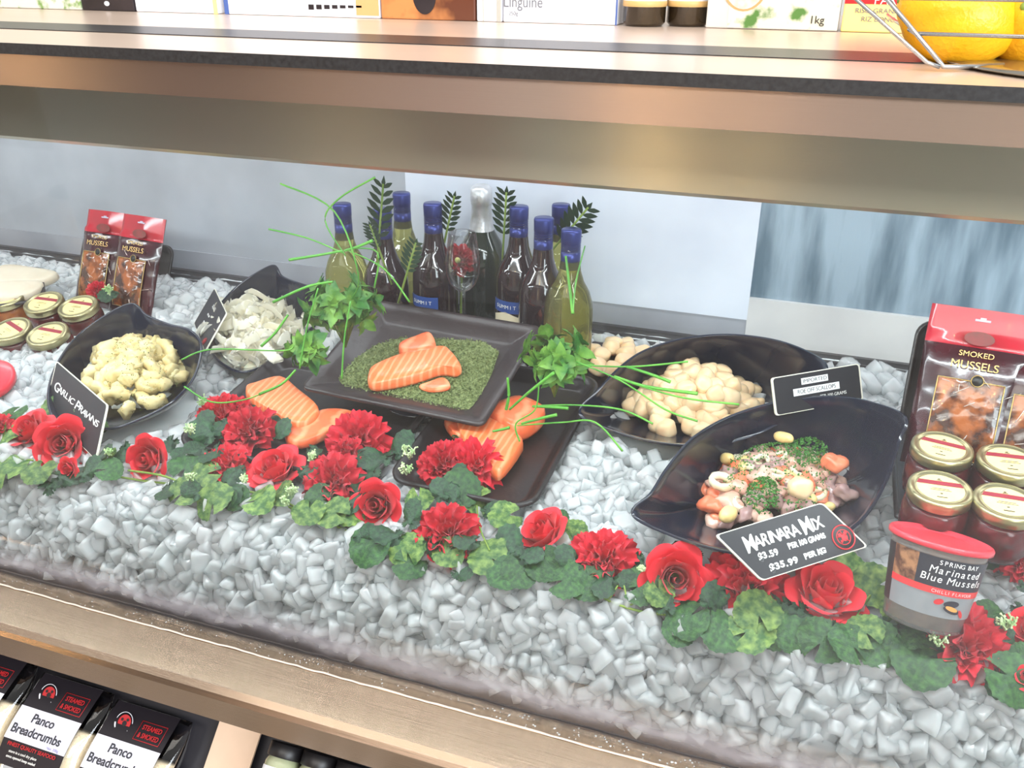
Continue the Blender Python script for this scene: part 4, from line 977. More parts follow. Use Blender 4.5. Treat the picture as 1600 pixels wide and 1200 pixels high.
def leaf_mesh(seed, kind='round'):
    r = random.Random(seed); V = [(0, 0, 0)]; n = 40
    for ring in (.35, .7, 1.0):
        for i in range(n):
            a = -PI / 2 + .22 + (2 * PI - .44) * i / (n - 1)
            if kind == 'round': rad = (1 + .05 * (i % 2) * (ring == 1)) * (1 - .12 * abs(math.sin(a * 1.0)) * (math.sin(a) < -.4))
            else: rad = (.42 + .75 * max(0, math.sin(a)) ** 2.2 + .08 * (i % 2) * (ring == 1))
            x = rad * ring * math.cos(a); y = rad * ring * math.sin(a) + (.35 if kind != 'round' else .25)
            z = .16 * ring ** 2 * math.cos(2 * a + seed) + .10 * math.sin(5 * a + seed) * ring * ring * .6 - .12 * abs(x) * 1.0
            V.append((x, y * (1 if ring > 0 else 0), z))
    Fc = [(0, 1 + i, 2 + i) for i in range(n - 1)]
    for q in range(2):
        for i in range(n - 1): a = 1 + q * n + i; Fc.append((a, a + n, a + n + 1, a + 1))
    V = np.array(V); V[0] = (0, .12, 0); return V, Fc
def mk(name, VF, m):
    me = bpy.data.meshes.new(name); me.from_pydata([tuple(map(float, v)) for v in VF[0]], [], [tuple(f) for f in VF[1]]); me.materials.append(m); me.polygons.foreach_set('use_smooth', [True] * len(me.polygons)); return me
ROSE = [mk('rose', rose_mesh(i, .85 + .12 * i), RED) for i in range(4)]
CARN = [mk('carnation', carn_mesh(i), REDC) for i in range(4)]
LF = {'v': [mk('leaf', leaf_mesh(i), LEAFV) for i in range(3)], 'g': [mk('leaf', leaf_mesh(i + 5), LEAF) for i in range(3)], 'd': [mk('leaf', leaf_mesh(i + 9, 'rose'), LEAFD) for i in range(3)]}
def addc(name, me, parent, P, n, size, spin=None):
    o = bpy.data.objects.new(name, me); COL.objects.link(o); o.parent = parent
    q = Vector(n).normalized().to_track_quat('Z', 'Y').to_matrix().to_4x4(); M = Matrix.Translation(Vector([float(a) for a in P])) @ q @ Matrix.Rotation(spin if spin is not None else random.uniform(0, 6.28), 4, 'Z') @ Matrix.Diagonal((size, size, size, 1))
    o.matrix_local = TM[parent.name].inverted() @ M
    return o, M
def calyx(parentobj, n=5):
    pass
def flower(parent, kind, px, py, rpx, n=None, lift=.022):
    P = PI_(px, py, lift); size = px2m(rpx, P) * (1.12 if kind == 'rose' else 1.16)
    n = n or (random.uniform(-.3, .3), -.65, .75); nn = Vector(n).normalized()
    B = P - np.array(nn) * size * .45
    me = random.choice(ROSE if kind == 'rose' else CARN)
    o, M = addc(kind, me, parent, B, n, size)
    cx = bpy.data.objects.new('calyx', CALYX); COL.objects.link(cx); cx.parent = o; return o
CALYX = mk('calyx', lathe([(.06, -.55), (.09, -.15), (.28, .02), (.30, .18)], 12, False), STEM)
def leaves(parent, L, lift=.012):
    for px, py, k, rp in L:
        P = PI_(px, py, lift + random.uniform(.006, .014)); n = (random.uniform(-.35, .35), random.uniform(-.75, -.25), 1)
        s = px2m(rp, P) * 1.12; nm = Vector(n).normalized(); me = random.choice(LF[k]); sp = random.uniform(0, 6.28)
        q = nm.to_track_quat('Z', 'Y').to_matrix().to_4x4(); R4 = q @ Matrix.Rotation(sp, 4, 'Z'); ofs = np.array((R4 @ Vector((0, .3 * s, 0))))
        addc('leaf', me, parent, P - ofs, n, s, sp)
def sprig(parent, px, py, rp, d=(0, 0, 1), lift=.03, n=6):
    P = PI_(px, py, lift); s = px2m(rp, P); parts = []
    for k in range(n):
        a = random.uniform(0, 6.28); t = np.array([math.cos(a) * .8 + d[0], math.sin(a) * .4 + d[1], random.uniform(.2, .9) + d[2]]); t /= np.linalg.norm(t)
        e = t * s; parts.append(tube([P, P + e * .5, P + e], .0009, 4))
        for q in range(5):
            b = P + e * random.uniform(.4, 1); u = rng.normal(size=3); u /= np.linalg.norm(u); parts.append(tube([b, b + u * s * .3], .0007, 4)); bb = b + u * s * .3
            bv, bf = ball(6, 4, .0013, .0013, .0013); parts.append(([tuple(np.array(v) + bb) for v in bv], bf))
    V, Fc = merge(parts); obj('filler_sprig', V, Fc, SPRIG, parent, world=True)
def vine(parent, pxs, lift=.008, r=.0014, name='vine', m=None):
    P = [PI_(x, y, lift) for x, y in pxs]; obj(name, *tube(crom(P, 6), r, 6), m or STEM, parent, world=True)

G = thing('flower_garland', 'long garland of red roses, carnations and green leaves along the front of the ice', 'garland', PI_(700, 860))
vine(G, [(-30, 715), (60, 720), (150, 738), (230, 752), (330, 762), (420, 775), (520, 820), (600, 850), (700, 868), (800, 880), (900, 900), (1000, 925), (1100, 960), (1200, 975), (1300, 985), (1420, 1000), (1520, 1035), (1640, 1070)])
vine(G, [(560, 825), (530, 818), (480, 800), (440, 790)]); vine(G, [(925, 905), (945, 935), (1000, 955), (1060, 962)], .012); vine(G, [(940, 905), (950, 935), (965, 915)], .015, .001); vine(G, [(975, 915), (985, 945), (1005, 925)], .015, .001)
vine(G, [(200, 735), (260, 745), (310, 770)], .02); vine(G, [(1330, 985), (1345, 950), (1360, 930)], .02, .001); vine(G, [(745, 790), (750, 825), (765, 860)], .02, .001)
for a in [('rose', 46, 672, 35, (-.1, -.5, .9)), ('rose', 98, 694, 40, (.35, -.7, .5)), ('rose', 231, 718, 36, (0, -.9, .42)), ('rose', 430, 731, 42, (-.1, -.35, .9)), ('rose', 588, 790, 38, (.1, -.8, .5)),
          ('rose', 848, 832, 42, (-.5, -.3, .8)), ('rose', 1056, 905, 50, (.25, -.75, .6)), ('rose', 1292, 925, 54, (.1, -.2, 1)),
          ('carnation', 695, 832, 50, (0, -.55, .8)), ('carnation', 940, 872, 50, (0, -.5, .85)), ('carnation', 1165, 915, 60, (0, -.6, .8)), ('carnation', 1512, 1008, 62, (.1, -.6, .8)),
          ('rose', 1612, 985, 40, (-.4, -.3, .8)), ('rose', 1604, 1058, 20, (0, -.5, .8)), ('rose', 106, 732, 17, (0, -.8, .3)), ('carnation', -6, 668, 24, (0, -.5, .8)), ('carnation', 350, 722, 36, (0, -.4, .85))]:
    flower(G, *a)
leaves(G, [(18, 648, 'g', 24), (8, 680, 'v', 24), (10, 735, 'v', 30), (60, 735, 'v', 24), (75, 760, 'd', 30), (84, 640, 'v', 24), (112, 650, 'v', 22), (148, 668, 'v', 18), (95, 745, 'd', 30), (130, 742, 'd', 26), (150, 720, 'd', 24),
    (192, 700, 'd', 26), (268, 690, 'd', 24), (292, 728, 'g', 26), (318, 742, 'v', 26), (168, 710, 'v', 14), (170, 733, 'g', 20), (262, 760, 'd', 24), (288, 768, 'v', 24), (332, 782, 'v', 30), (310, 772, 'd', 24), (352, 760, 'd', 32), (300, 700, 'd', 24), (405, 780, 'v', 26), (440, 770, 'v', 22), (366, 775, 'g', 22), (375, 735, 'd', 24),
    (482, 798, 'v', 24), (520, 800, 'v', 26), (545, 800, 'v', 24), (500, 780, 'g', 24), (578, 852, 'g', 32), (636, 858, 'v', 28), (640, 880, 'g', 26), (620, 838, 'd', 30), (560, 838, 'd', 22), (700, 862, 'v', 24), (714, 895, 'd', 20), (765, 868, 'v', 32), (790, 895, 'g', 28), (800, 860, 'd', 34), (740, 845, 'd', 24),
    (655, 780, 'v', 20), (742, 778, 'v', 26), (790, 806, 'v', 26), (795, 830, 'd', 24), (640, 815, 'd', 28), (760, 800, 'd', 22), (675, 850, 'd', 30),
    (812, 892, 'g', 28), (815, 870, 'd', 26), (850, 880, 'g', 28), (892, 832, 'v', 24), (874, 810, 'g', 14), (900, 880, 'd', 28), (885, 905, 'g', 30), (920, 912, 'g', 28), (955, 905, 'd', 28), (1000, 900, 'd', 26), (1002, 915, 'g', 30), (1030, 925, 'v', 22), (998, 870, 'd', 18), (1030, 878, 'd', 20),
    (1085, 870, 'd', 30), (1040, 950, 'd', 30), (1075, 965, 'g', 32), (1060, 985, 'g', 24), (1110, 945, 'd', 34), (1130, 985, 'g', 34), (1172, 985, 'v', 36), (1185, 955, 'v', 34), (1205, 935, 'd', 26), (1225, 945, 'd', 30), (1240, 985, 'g', 32), (1212, 985, 'g', 28), (1250, 955, 'd', 36), (1285, 1000, 'g', 34), (1300, 985, 'd', 34),
    (1325, 890, 'v', 32), (1368, 915, 'v', 34), (1330, 1005, 'g', 32), (1350, 985, 'v', 28), (1370, 1005, 'g', 34), (1385, 975, 'd', 30), (1400, 955, 'v', 24), (1410, 990, 'd', 36), (1442, 1030, 'g', 44), (1430, 985, 'g', 32), (1468, 950, 'v', 36), (1470, 1000, 'd', 32), (1535, 985, 'd', 30), (1560, 1010, 'd', 34), (1582, 1060, 'g', 40), (1560, 1055, 'd', 30), (1612, 1040, 'g', 34), (1545, 960, 'g', 24), (1590, 950, 'd', 22)])
for a in [(122, 650, 10), (300, 752, 14), (455, 775, 18), (445, 790, 16), (1002, 893, 10), (1470, 980, 30), (1465, 1010, 24), (1570, 985, 26), (170, 712, 12), (385, 755, 14)]: sprig(G, *a)
sprg = lambda *a: None
def spray(label, at, flowers, lvs, sprigs, lift=.03):
    T = thing('carnation_spray', label, 'flowers', PI_(*at))
    for px, py, r in flowers: flower(T, 'carnation', px, py, r, None, lift)
    vine(T, [(flowers[0][0] - 20, flowers[0][1] + 20), (flowers[0][0], flowers[0][1] + 8), (flowers[-1][0], flowers[-1][1] + 10)], .012)
    leaves(T, lvs, lift * .7)
    for a in sprigs: sprig(T, *a, lift=lift + .008)
spray('red carnation spray with dark leaves at the left tray corner', (345, 690), [(338, 648, 34), (384, 672, 42), (362, 640, 26)], [(310, 668, 'd', 24), (330, 680, 'd', 30), (355, 660, 'd', 22), (420, 660, 'd', 26), (435, 680, 'd', 24), (318, 700, 'd', 24), (340, 700, 'd', 26), (400, 632, 'd', 18)], [(315, 634, 16), (298, 680, 18)])
spray('hazy red carnation spray in the middle below the plate', (540, 740), [(560, 688, 48), (516, 752, 44), (535, 710, 30)], [(600, 715, 'd', 34), (580, 740, 'd', 34), (620, 706, 'd', 30), (486, 702, 'd', 20), (560, 775, 'd', 30), (475, 735, 'd', 24)], [(488, 722, 18)])
spray('red carnation spray in front of the right salmon fillets', (710, 760), [(688, 726, 38), (738, 728, 44), (712, 712, 26)], [(700, 755, 'd', 26), (720, 762, 'g', 30), (690, 775, 'd', 24), (710, 782, 'd', 20), (715, 680, 'd', 22), (712, 748, 'd', 22)], [(640, 718, 24), (635, 742, 18)])
spray('faded red carnation beside the tub at the right edge', (1570, 860), [(1575, 850, 40), (1600, 880, 30)], [(1550, 862, 'd', 24), (1598, 915, 'd', 20)], [], .035)
spray('red carnation tucked between the right mussel pouches and jars', (1550, 690), [(1560, 682, 26)], [(1590, 670, 'd', 16)], [], .07)
spray('small red bloom and green sprig beside the left mussel pouch', (155, 462), [(150, 452, 14)], [(178, 460, 'd', 18)], [(172, 462, 16)], .05)
# single carnation behind the wine glass
P = PY(716, 398, 1.29)
t = thing('carnation', 'single red carnation standing behind the wine glass', 'flower', (P[0], P[1], -.59))
o, M = addc('bloom', CARN[1], t, P + np.array([0, .01, -.012]), (0, -.9, .4), .027); obj('stem', *tube([(0, 0, 0), (.002, .006, .1), (0, .012, P[2] + .59 - .02)], .0018, 6), STEM, t)
bv, bf = ball(8, 5, .005, .004, .005); obj('petal_mark', [tuple(np.array(v) + np.array([.008, -.022, P[2] + .59 - .002])) for v in bv], bf, mat('yellow_flower', (226, 216, 130), .5), t)

# fern fronds
def frond(label, px, py, bx, by, y, wpx, group='fern fronds among the bottles'):
    A_ = PY(px, py, y); B_ = PY(bx, by, y + .01); d = A_ - B_; L = np.linalg.norm(d); d /= L; side = np.cross(d, np.array([0, -1.0, 0])); side /= np.linalg.norm(side); w = px2m(wpx, A_)
    t = thing('fern_frond', label, 'fern', tuple(B_), group); ms = []
    for k in range(7):
        f = .25 + .70 * k / 7; c = B_ + d * L * f; ww = w * (1 - abs(f - .5) * .9)
        for s in (-1, 1):
            ax_ = side * s * ww * 1.05 + d * ww * .85; pp = d * ww * .17 - side * s * ww * .12; yo = np.array([0, -.004, 0]); P_ = [c]
            for q in (.25, .55, .85): P_.append(c + ax_ * q + pp * math.sin(q * PI) * 1.1 + yo * q)
            P_.append(c + ax_ + yo)
            for q in (.85, .55, .25): P_.append(c + ax_ * q - pp * math.sin(q * PI) * 1.1 + yo * q)
            ms.append((P_, [tuple(range(8))]))
    ms.append(([B_ + d * L * .92 - side * w * .15, A_, B_ + d * L * .92 + side * w * .15, B_ + d * L * .8], [(0, 3, 2, 1)]))
    V, Fc = merge(ms); o = obj('foliage', V, Fc, LEAFD, t, world=True, smooth=False); solid(o, .0006, 0)
    obj('stalk', *tube([B_ - d * .05, B_, B_ + d * L * .9], .0018, 6), STEM, t, world=True)
frond('fern frond standing above the second blue cap bottle', 600, 274, 590, 400, 1.22, 24)
frond('fern frond left of the champagne bottle', 712, 298, 694, 380, 1.28, 18)
frond('fern frond right of the champagne bottle', 792, 290, 786, 390, 1.30, 22)
frond('fern frond leaning right behind the right bottles', 926, 316, 862, 392, 1.30, 26)
frond('low fern frond beside the left red bottles', 576, 345, 596, 400, 1.20, 14)
frond('fern frond low against the third blue cap bottle', 652, 372, 632, 440, 1.19, 18)

# herb bunches
def blade(L, w, bend):
    V = []; Fc = []; n = 7
    for j in range(n + 1):
        v = j / n; ww = w * math.sin(min(1, v * 1.02) ** .75 * PI) ** .8 if v < 1 else 0; z = bend * v * v
        for u in (-1, -.5, 0, .5, 1): V.append((u * ww, v * L, z + .22 * abs(u) * ww + .0008 * math.sin(v * 14 + u * 3)))
    for j in range(n):
        for i in range(4): k = j * 5 + i; Fc.append((k, k + 1, k + 6, k + 5))
    return V, Fc
def bunch(label, cpx, y, rpx, rz, lean, n=14):
    C = PY(*cpx, y); r = px2m(rpx, C); zb = H(y)
    t = thing('herb_bunch', label, 'herbs', (C[0], C[1], zb)); ms = []; st = []
    for k in range(n):
        d = rng.normal(size=3); d /= np.linalg.norm(d); d[2] = d[2] * .8 + .2; d[1] -= .25; d /= np.linalg.norm(d); rr = r * random.uniform(.25, .72); P = C + d * np.array([rr, rr * .7, rr * rz])
        q = Vector(d).to_track_quat('Z', 'Y').to_matrix().to_4x4(); m = 8
        for j in range(m):
            a = 2 * PI * j / m + random.uniform(-.3, .3); L = random.uniform(.016, .030); V, Fc = blade(L, L * random.uniform(.26, .36), -.25 * L)
            M = Matrix.Translation(Vector(P)) @ q @ Matrix.Rotation(a, 4, 'Z') @ Matrix.Rotation(random.uniform(.2, .95), 4, 'X'); ms.append((xf(V, M), Fc))
        st.append(tube([C + np.array([0, 0, -r * .9]), C + (P - C) * .6, P], .0011, 5))
    V, Fc = merge(ms); obj('foliage', V, Fc, HERB, t, world=True); V, Fc = merge(st); obj('stems', V, Fc, STEM, t, world=True)
bunch('leafy herb bunch with chives at the left of the bottles', (535, 478), 1.05, 78, .72, 0, 20)
bunch('leafy herb bunch with chives at the right of the bottles', (868, 562), 1.03, 72, .8, 0, 20)
V = None
bunch('small herb tuft hanging down on the left of the plate', (478, 548), .98, 30, 1.2, 0, 5)
# chives
def chive(label, pts, r=.0014, y=None):
    P = [PY(a, b, c) for a, b, c in pts]; o = obj('chive', *tube(crom(P, 6), r * .7, 7, r), CHIVE); tag(o, label, 'chive')
cl = [([(548, 470, 1.04), (560, 430, 1.0), (522, 330, 1.0), (438, 287, 1.0)], 'arching up to the far left from the left herb bunch'),
      ([(540, 400, 1.0), (508, 345, 1.0), (530, 310, 1.0), (586, 277, 1.0)], 'bright chive rising to the upper right of the left bunch'),
      ([(535, 395, 1.0), (480, 372, 1.0), (420, 358, 1.0)], 'thin chive reaching left at cap height of the first bottle'),
      ([(535, 392, 1.0), (490, 400, 1.0), (452, 406, 1.0)], 'thick pale chive reaching left just above the squid bowl tip'),
      ([(538, 392, 1.0), (560, 385, 1.0), (582, 376, 1.0)], 'short bright chive pointing right below the first blue cap'),
      ([(520, 440, .98), (480, 448, .98), (427, 472, .98)], 'thick chive reaching down left over the squid bowl'),
      ([(545, 392, 1.02), (600, 420, 1.02), (640, 472, 1.02)], 'chive curving down right in front of the red bottles'),
      ([(548, 388, 1.02), (590, 395, 1.02), (585, 450, 1.02)], 'thin looping chive beside the second bottle'),
      ([(497, 450, .95), (480, 510, .94), (468, 576, .93)], 'long chive hanging down across the plate left corner'),
      ([(548, 470, .95), (538, 530, .94), (534, 592, .93)], 'long chive hanging straight down over the plate'),
      ([(450, 492, .98), (430, 520, .97), (408, 541, .96)], 'short chive lying across the squid'),
      ([(460, 540, .95), (440, 548, .95), (330, 546, .94), (284, 562, .93)], 'long thin chive lying over the squid towards the prawn bowl'),
      ([(462, 578, .94), (440, 600, .93), (405, 616, .92)], 'thick chive lying on the left salmon fillet'),
      ([(420, 610, .93), (380, 625, .92), (330, 628, .91), (288, 604, .91)], 'thin chive curving over the ice left of the carnations'),
      ([(884, 400, 1.10), (890, 450, 1.08), (895, 490, 1.06)], 'bright thick chive standing in front of the right white wine'),
      ([(914, 384, 1.10), (900, 440, 1.08), (895, 490, 1.06)], 'thin chive standing right of the front white wine cap'),
      ([(960, 588, .98), (1010, 604, .97), (1090, 615, .96)], 'thick chive lying over the scallops at mid height'),
      ([(900, 570, 1.0), (985, 573, .98), (1075, 565, .98)], 'chive reaching to the top left scallops'),
      ([(980, 573, .98), (1020, 586, .97), (1048, 597, .97)], 'short thick chive pointing down right on the scallops'),
      ([(900, 565, 1.0), (970, 595, .97), (1040, 640, .95), (1090, 658, .94)], 'long chive curving down over the lower scallops'),
      ([(960, 590, .98), (1060, 620, .96), (1155, 632, .96)], 'long thin chive stretching right across the scallop bowl'),
      ([(834, 634, .97), (900, 633, .96), (970, 640, .95), (1020, 662, .94)], 'chive running from the tray corner into the scallop bowl'),
      ([(832, 635, .965), (860, 636, .962), (888, 638, .96)], 'fat pale chive end at the tray corner'),
      ([(808, 665, .95), (880, 660, .94), (930, 660, .93), (973, 705, .92)], 'long chive curving down onto the ice right of the tray'),
      ([(796, 640, .96), (830, 610, .96), (866, 582, .96)], 'thick chive slanting up from the right salmon'),
      ([(793, 590, .96), (795, 618, .96), (791, 640, .96)], 'short upright chive beside the plate right edge'),
      ([(815, 662, .95), (840, 655, .95), (870, 648, .95)], 'short chive lying on the right salmon fillet'),
      ([(770, 674, .93), (785, 671, .93), (796, 668, .93)], 'stubby chive end lying on the large right salmon fillet'),
      ([(842, 600, .96), (836, 640, .955), (806, 662, .95), (812, 690, .945)], 'thin curling chive at the right tray')]
for pts, lab in cl:
    th = .0022 if ('thick' in lab or 'fat' in lab or 'short' in lab or 'stubby' in lab) else .0013
    chive(('green chive ' if not lab.startswith(('bright', 'thin', 'thick', 'short', 'long', 'fat', 'stubby', 'chive')) else 'green ') + lab, pts, th)

# ============================================================ TOP SHELF GOODS
SZ = -.0665
def cbox(name, label, cat, px0, px1, d, h, m, side=None, yaw=0, pyb=None, lift=0):
    f = lambda x: 12 + x * .0285
    a = PZ(px0, (pyb or f(px0)), SZ); b = PZ(px1, (pyb or f(px1)), SZ); x = (b - a); x[1] = x[2] = 0; w = x[0]
    M = frame((a[0], a[1], SZ), (math.cos(yaw), math.sin(yaw), 0), (0, 0, 1)); t = thing(name, label, cat, M)
    obj('carton', *box(0, w, 0, d, 0, h), m, t, smooth=False); bevel(t.children[0] if t.children else bpy.context.scene.objects[-1], .0015)
    return t, w
def face(t, name, u0, u1, z0, z1, m, dy=-.0006, round_=0):
    if round_: P = [((u0 + u1) / 2 + (u1 - u0) / 2 * math.cos(a), (z0 + z1) / 2 + (z1 - z0) / 2 * math.sin(a)) for a in np.linspace(0, 2 * PI, 33)[:-1]]
    else: P = [(u0, z0), (u1, z0), (u1, z1), (u0, z1)]
    return obj(name, [(u, dy, z) for u, z in P], [tuple(range(len(P)))], m, t, smooth=False)
RX = Matrix.Rotation(PI / 2, 4, 'X')
RICE = mat('rice_picture', (206, 206, 196), .5, 0, (120, 150, 84), 70, (.52, .66)); WHT = mat('white_carton', (236, 238, 246), .5, 0, (228, 231, 240), 8); YEL = mat('yellow_carton', (246, 222, 140), .5); BLUEP = mat('blue_carton', (70, 96, 160), .5); REDK = mat('red_carton', (214, 30, 36), .5)
ORB = mat('orange_brown_pack', (196, 128, 74), .35, 0, (92, 48, 30), 14, (.45, .6), coat=.4); DKP = mat('dark_pack', (30, 26, 30), .3, 0, (48, 42, 46), 20); GRN = mat('grain_white', (228, 226, 214), .5, 0, (196, 196, 176), 120)
t, w = cbox('rice_pack', 'rice pack with green picture at the left end of the top shelf', 'pack', -40, 128, .05, .16, RICE)
t, w = cbox('snack_pack', 'black pack between the rice pack and white carton on the top shelf', 'pack', 129, 211, .05, .15, DKP); face(t, 'print_mark', w * .45, w * .55, .006, .012, WHT, round_=1)
t, w = cbox('pasta_carton', 'white carton with yellow edge on the top shelf', 'carton', 213, 342, .05, .17, WHT); face(t, 'yellow_edge', w * .95, w, 0, .17, YEL)
t, w = cbox('pasta_carton', 'white carton with blue side and dark grid print on the top shelf', 'carton', 352, 594, .06, .17, WHT); face(t, 'blue_edge', 0, w * .03, 0, .17, BLUEP)
for k in range(7): face(t, 'grid_print', w * (.56 + k * .05), w * (.595 + k * .05), .008 + .0006 * k, .014, DKP)
face(t, 'tan_print', w * .86, w * 1.0, .003, .17, mat('tan_print', (206, 160, 108), .5))
t, w = cbox('pasta_pack', 'orange brown pasta pack on the top shelf', 'pack', 596, 743, .05, .15, ORB); face(t, 'dark_print', w * .35, w * .6, .006, .05, DKP, round_=1)
t, w = cbox('noodle_pack', 'narrow white striped pack beside the linguine carton', 'pack', 745, 784, .05, .16, WHT); face(t, 'grey_stripe', w * .8, w * .98, 0, .16, mat('grey_print', (170, 168, 160), .5)); face(t, 'grey_stripe', w * .25, w * .29, 0, .16, MATS['grey_print'])
t, w = cbox('linguine_carton', 'white linguine pasta carton in the middle of the top shelf', 'carton', 786, 964, .05, .18, WHT)
text('Linguine', .017, mat('grey_ink', (110, 112, 120), .5), t, (w * .18, -.0008, .0215), rotm=RX, sx=.85, depth=.0001); text('250g', .006, MATS['grey_ink'], t, (w * .095, -.0008, .0095), rotm=RX, depth=.0001); face(t, 'blue_edge', w * .985, w, 0, .18, BLUEP)
for px, lab in ((999, 'dark sauce jar with gold edged label left of its twin on the top shelf'), (1068, 'dark sauce jar with gold edged label beside the rice box')):
    a = PZ(px - 33, 41, SZ); b = PZ(px + 33, 43, SZ); r = (b[0] - a[0]) / 2; t = thing('sauce_jar', lab, 'jar', ((a[0] + b[0]) / 2, a[1] + r, SZ), 'dark sauce jars')
    obj('jar_body', *lathe([(r * .85, 0), (r, .004), (r, .11), (r * .8, .125), (r * .7, .13)], 32), mat('dark_sauce', (34, 26, 20), .08, 0, (56, 44, 26), 30, coat=.6), t)
    obj('gold_rim', *lathe([(r + .0004, .020), (r + .0008, .021), (r + .0008, .0255), (r + .0004, .026)], 32, False), mat('gold_foil', (206, 170, 110), .4), t)
    obj('label', *lathe([(r + .0004, .026), (r + .0006, .027), (r + .0006, .09), (r + .0004, .091)], 32, False), WHT, t); obj('lid', *lathe([(r * .85, .13), (r * .85, .145), (r * .8, .147)], 32), BLK, t)
t, w = cbox('rice_box', 'one kilogram rice box with bowl picture on the top shelf', 'carton', 1102, 1308, .06, .17, mat('rice_box_card', (206, 204, 200), .4))
face(t, 'rice_photo', w * .17, w * .99, .001, .17, mat('rice_photo', (226, 226, 206), .5, 0, (84, 130, 62), 34, (.56, .66)), -.0004)
face(t, 'bowl_rim', w * .10, w * .46, .0175, .075, mat('bowl_tan', (196, 160, 108), .5), -.0008, 1); face(t, 'bowl_rice', w * .12, w * .44, .0195, .073, GRN, -.0011, 1)
text('1kg', .011, BLK, t, (w * .84, -.0012, .0105), rotm=RX, depth=.0001)
t, w = cbox('rice_box', 'yellow and red long grain rice box behind the fruit basket', 'carton', 1313, 1440, .05, .16, YEL); face(t, 'red_panel', 0, w, .027, .16, REDK)
text('PARBOILED', .012, CHALK, t, (w * .75, -.0012, .0305), rotm=RX, depth=.0001)
text('RISO GRANA P', .0066, MATS['grey_ink'], t, (w * .45, -.0008, .0205), rotm=RX, depth=.0001, sx=1.1); text('RIZ LONG  A', .0066, MATS['grey_ink'], t, (w * .50, -.0008, .0125), rotm=RX, depth=.0001, sx=1.1)
t, w = cbox('rice_box', 'red carton standing behind the lemons', 'carton', 1445, 1600, .05, .12, REDK)
# lemons in a wire basket
LEM = mat('lemon_skin', (246, 186, 26), .35, 0, (228, 160, 22), 14, (.35, .75), .35, 300, sss=.2, sssr=.01)
def lemon(lab, px, py, y, R, rz):
    P = PY(px, py, y); V, Fc = ball(28, 18, R * 1.22, R, R); V = [(v[0] + (math.copysign(.12 * R, v[0]) * max(0, abs(v[0]) / (1.22 * R) - .86) * 7), v[1], v[2]) for v in V]
    t = thing('lemon', lab, 'lemon', Matrix.Translation(Vector(P)) @ Matrix.Rotation(rz, 4, 'Z') @ Matrix.Rotation(.25, 4, 'Y')); obj('fruit', V, Fc, LEM, t); obj('stem_end', *xf_l(ball(8, 5, .002, .003, .003), (-R * 1.30, 0, 0)), STEM, t)
lemon('big lemon at the left of the wire basket', 1500, 27, .76, .034, .15)
lemon('lemon cut by the right edge in the wire basket', 1618, 33, .78, .034, 1.2)
lemon('lemon behind at the back of the wire basket', 1570, -30, .86, .038, .6)
lemon('lemon stacked above the first in the basket', 1480, -75, .82, .034, .8)
W_ = mat('basket_wire', (176, 178, 180), .25, .9)
P1 = PZ(1474, 104, SZ + .003); t = thing('wire_basket', 'chrome wire fruit basket holding lemons at the top right', 'basket', tuple(P1))
yb = P1[1]; A1 = PY(1345, -8, yb - .03)
def wire(pts, r=.0014): return tube(pts, r, 7)
A0 = P1; A1b = PY(1362, -30, yb + .02); e = np.array([.012, .006, .002])
ws = [wire([A1b, A0 + np.array([-.004, 0, .004]), A0, A0 + np.array([.01, .004, 0]), A0 + np.array([.04, .03, 0])], .0016), wire([A1b + e * -1.6, A0 - e * .6 + np.array([-.004, 0, .004]), A0 - e * .2])]
obj('corner_wire', *merge(ws), W_, t, world=True)
def lerp(f): return A0 + (A1b - A0) * f
for f in (.38, .80):
    p = lerp(f); obj('rail_wire', *wire([p, p + np.array([.25, .0, 0]), p + np.array([.5, .0, 0])]), W_, t, world=True); obj('rail_wire', *wire([p, p + np.array([-.008, .14, 0]), p + np.array([-.012, .24, 0])]), W_, t, world=True)
obj('base_plate', *lathe([(.02, -.001), (.16, -.001), (.165, .001), (.15, .002)], 48), mat('basket_base', (160, 156, 146), .2, .9), t); bp_ = [c for c in bpy.data.objects if c.name.startswith('base_plate')][-1]; bp_.location = (.165, .085, -.003 + .0015)

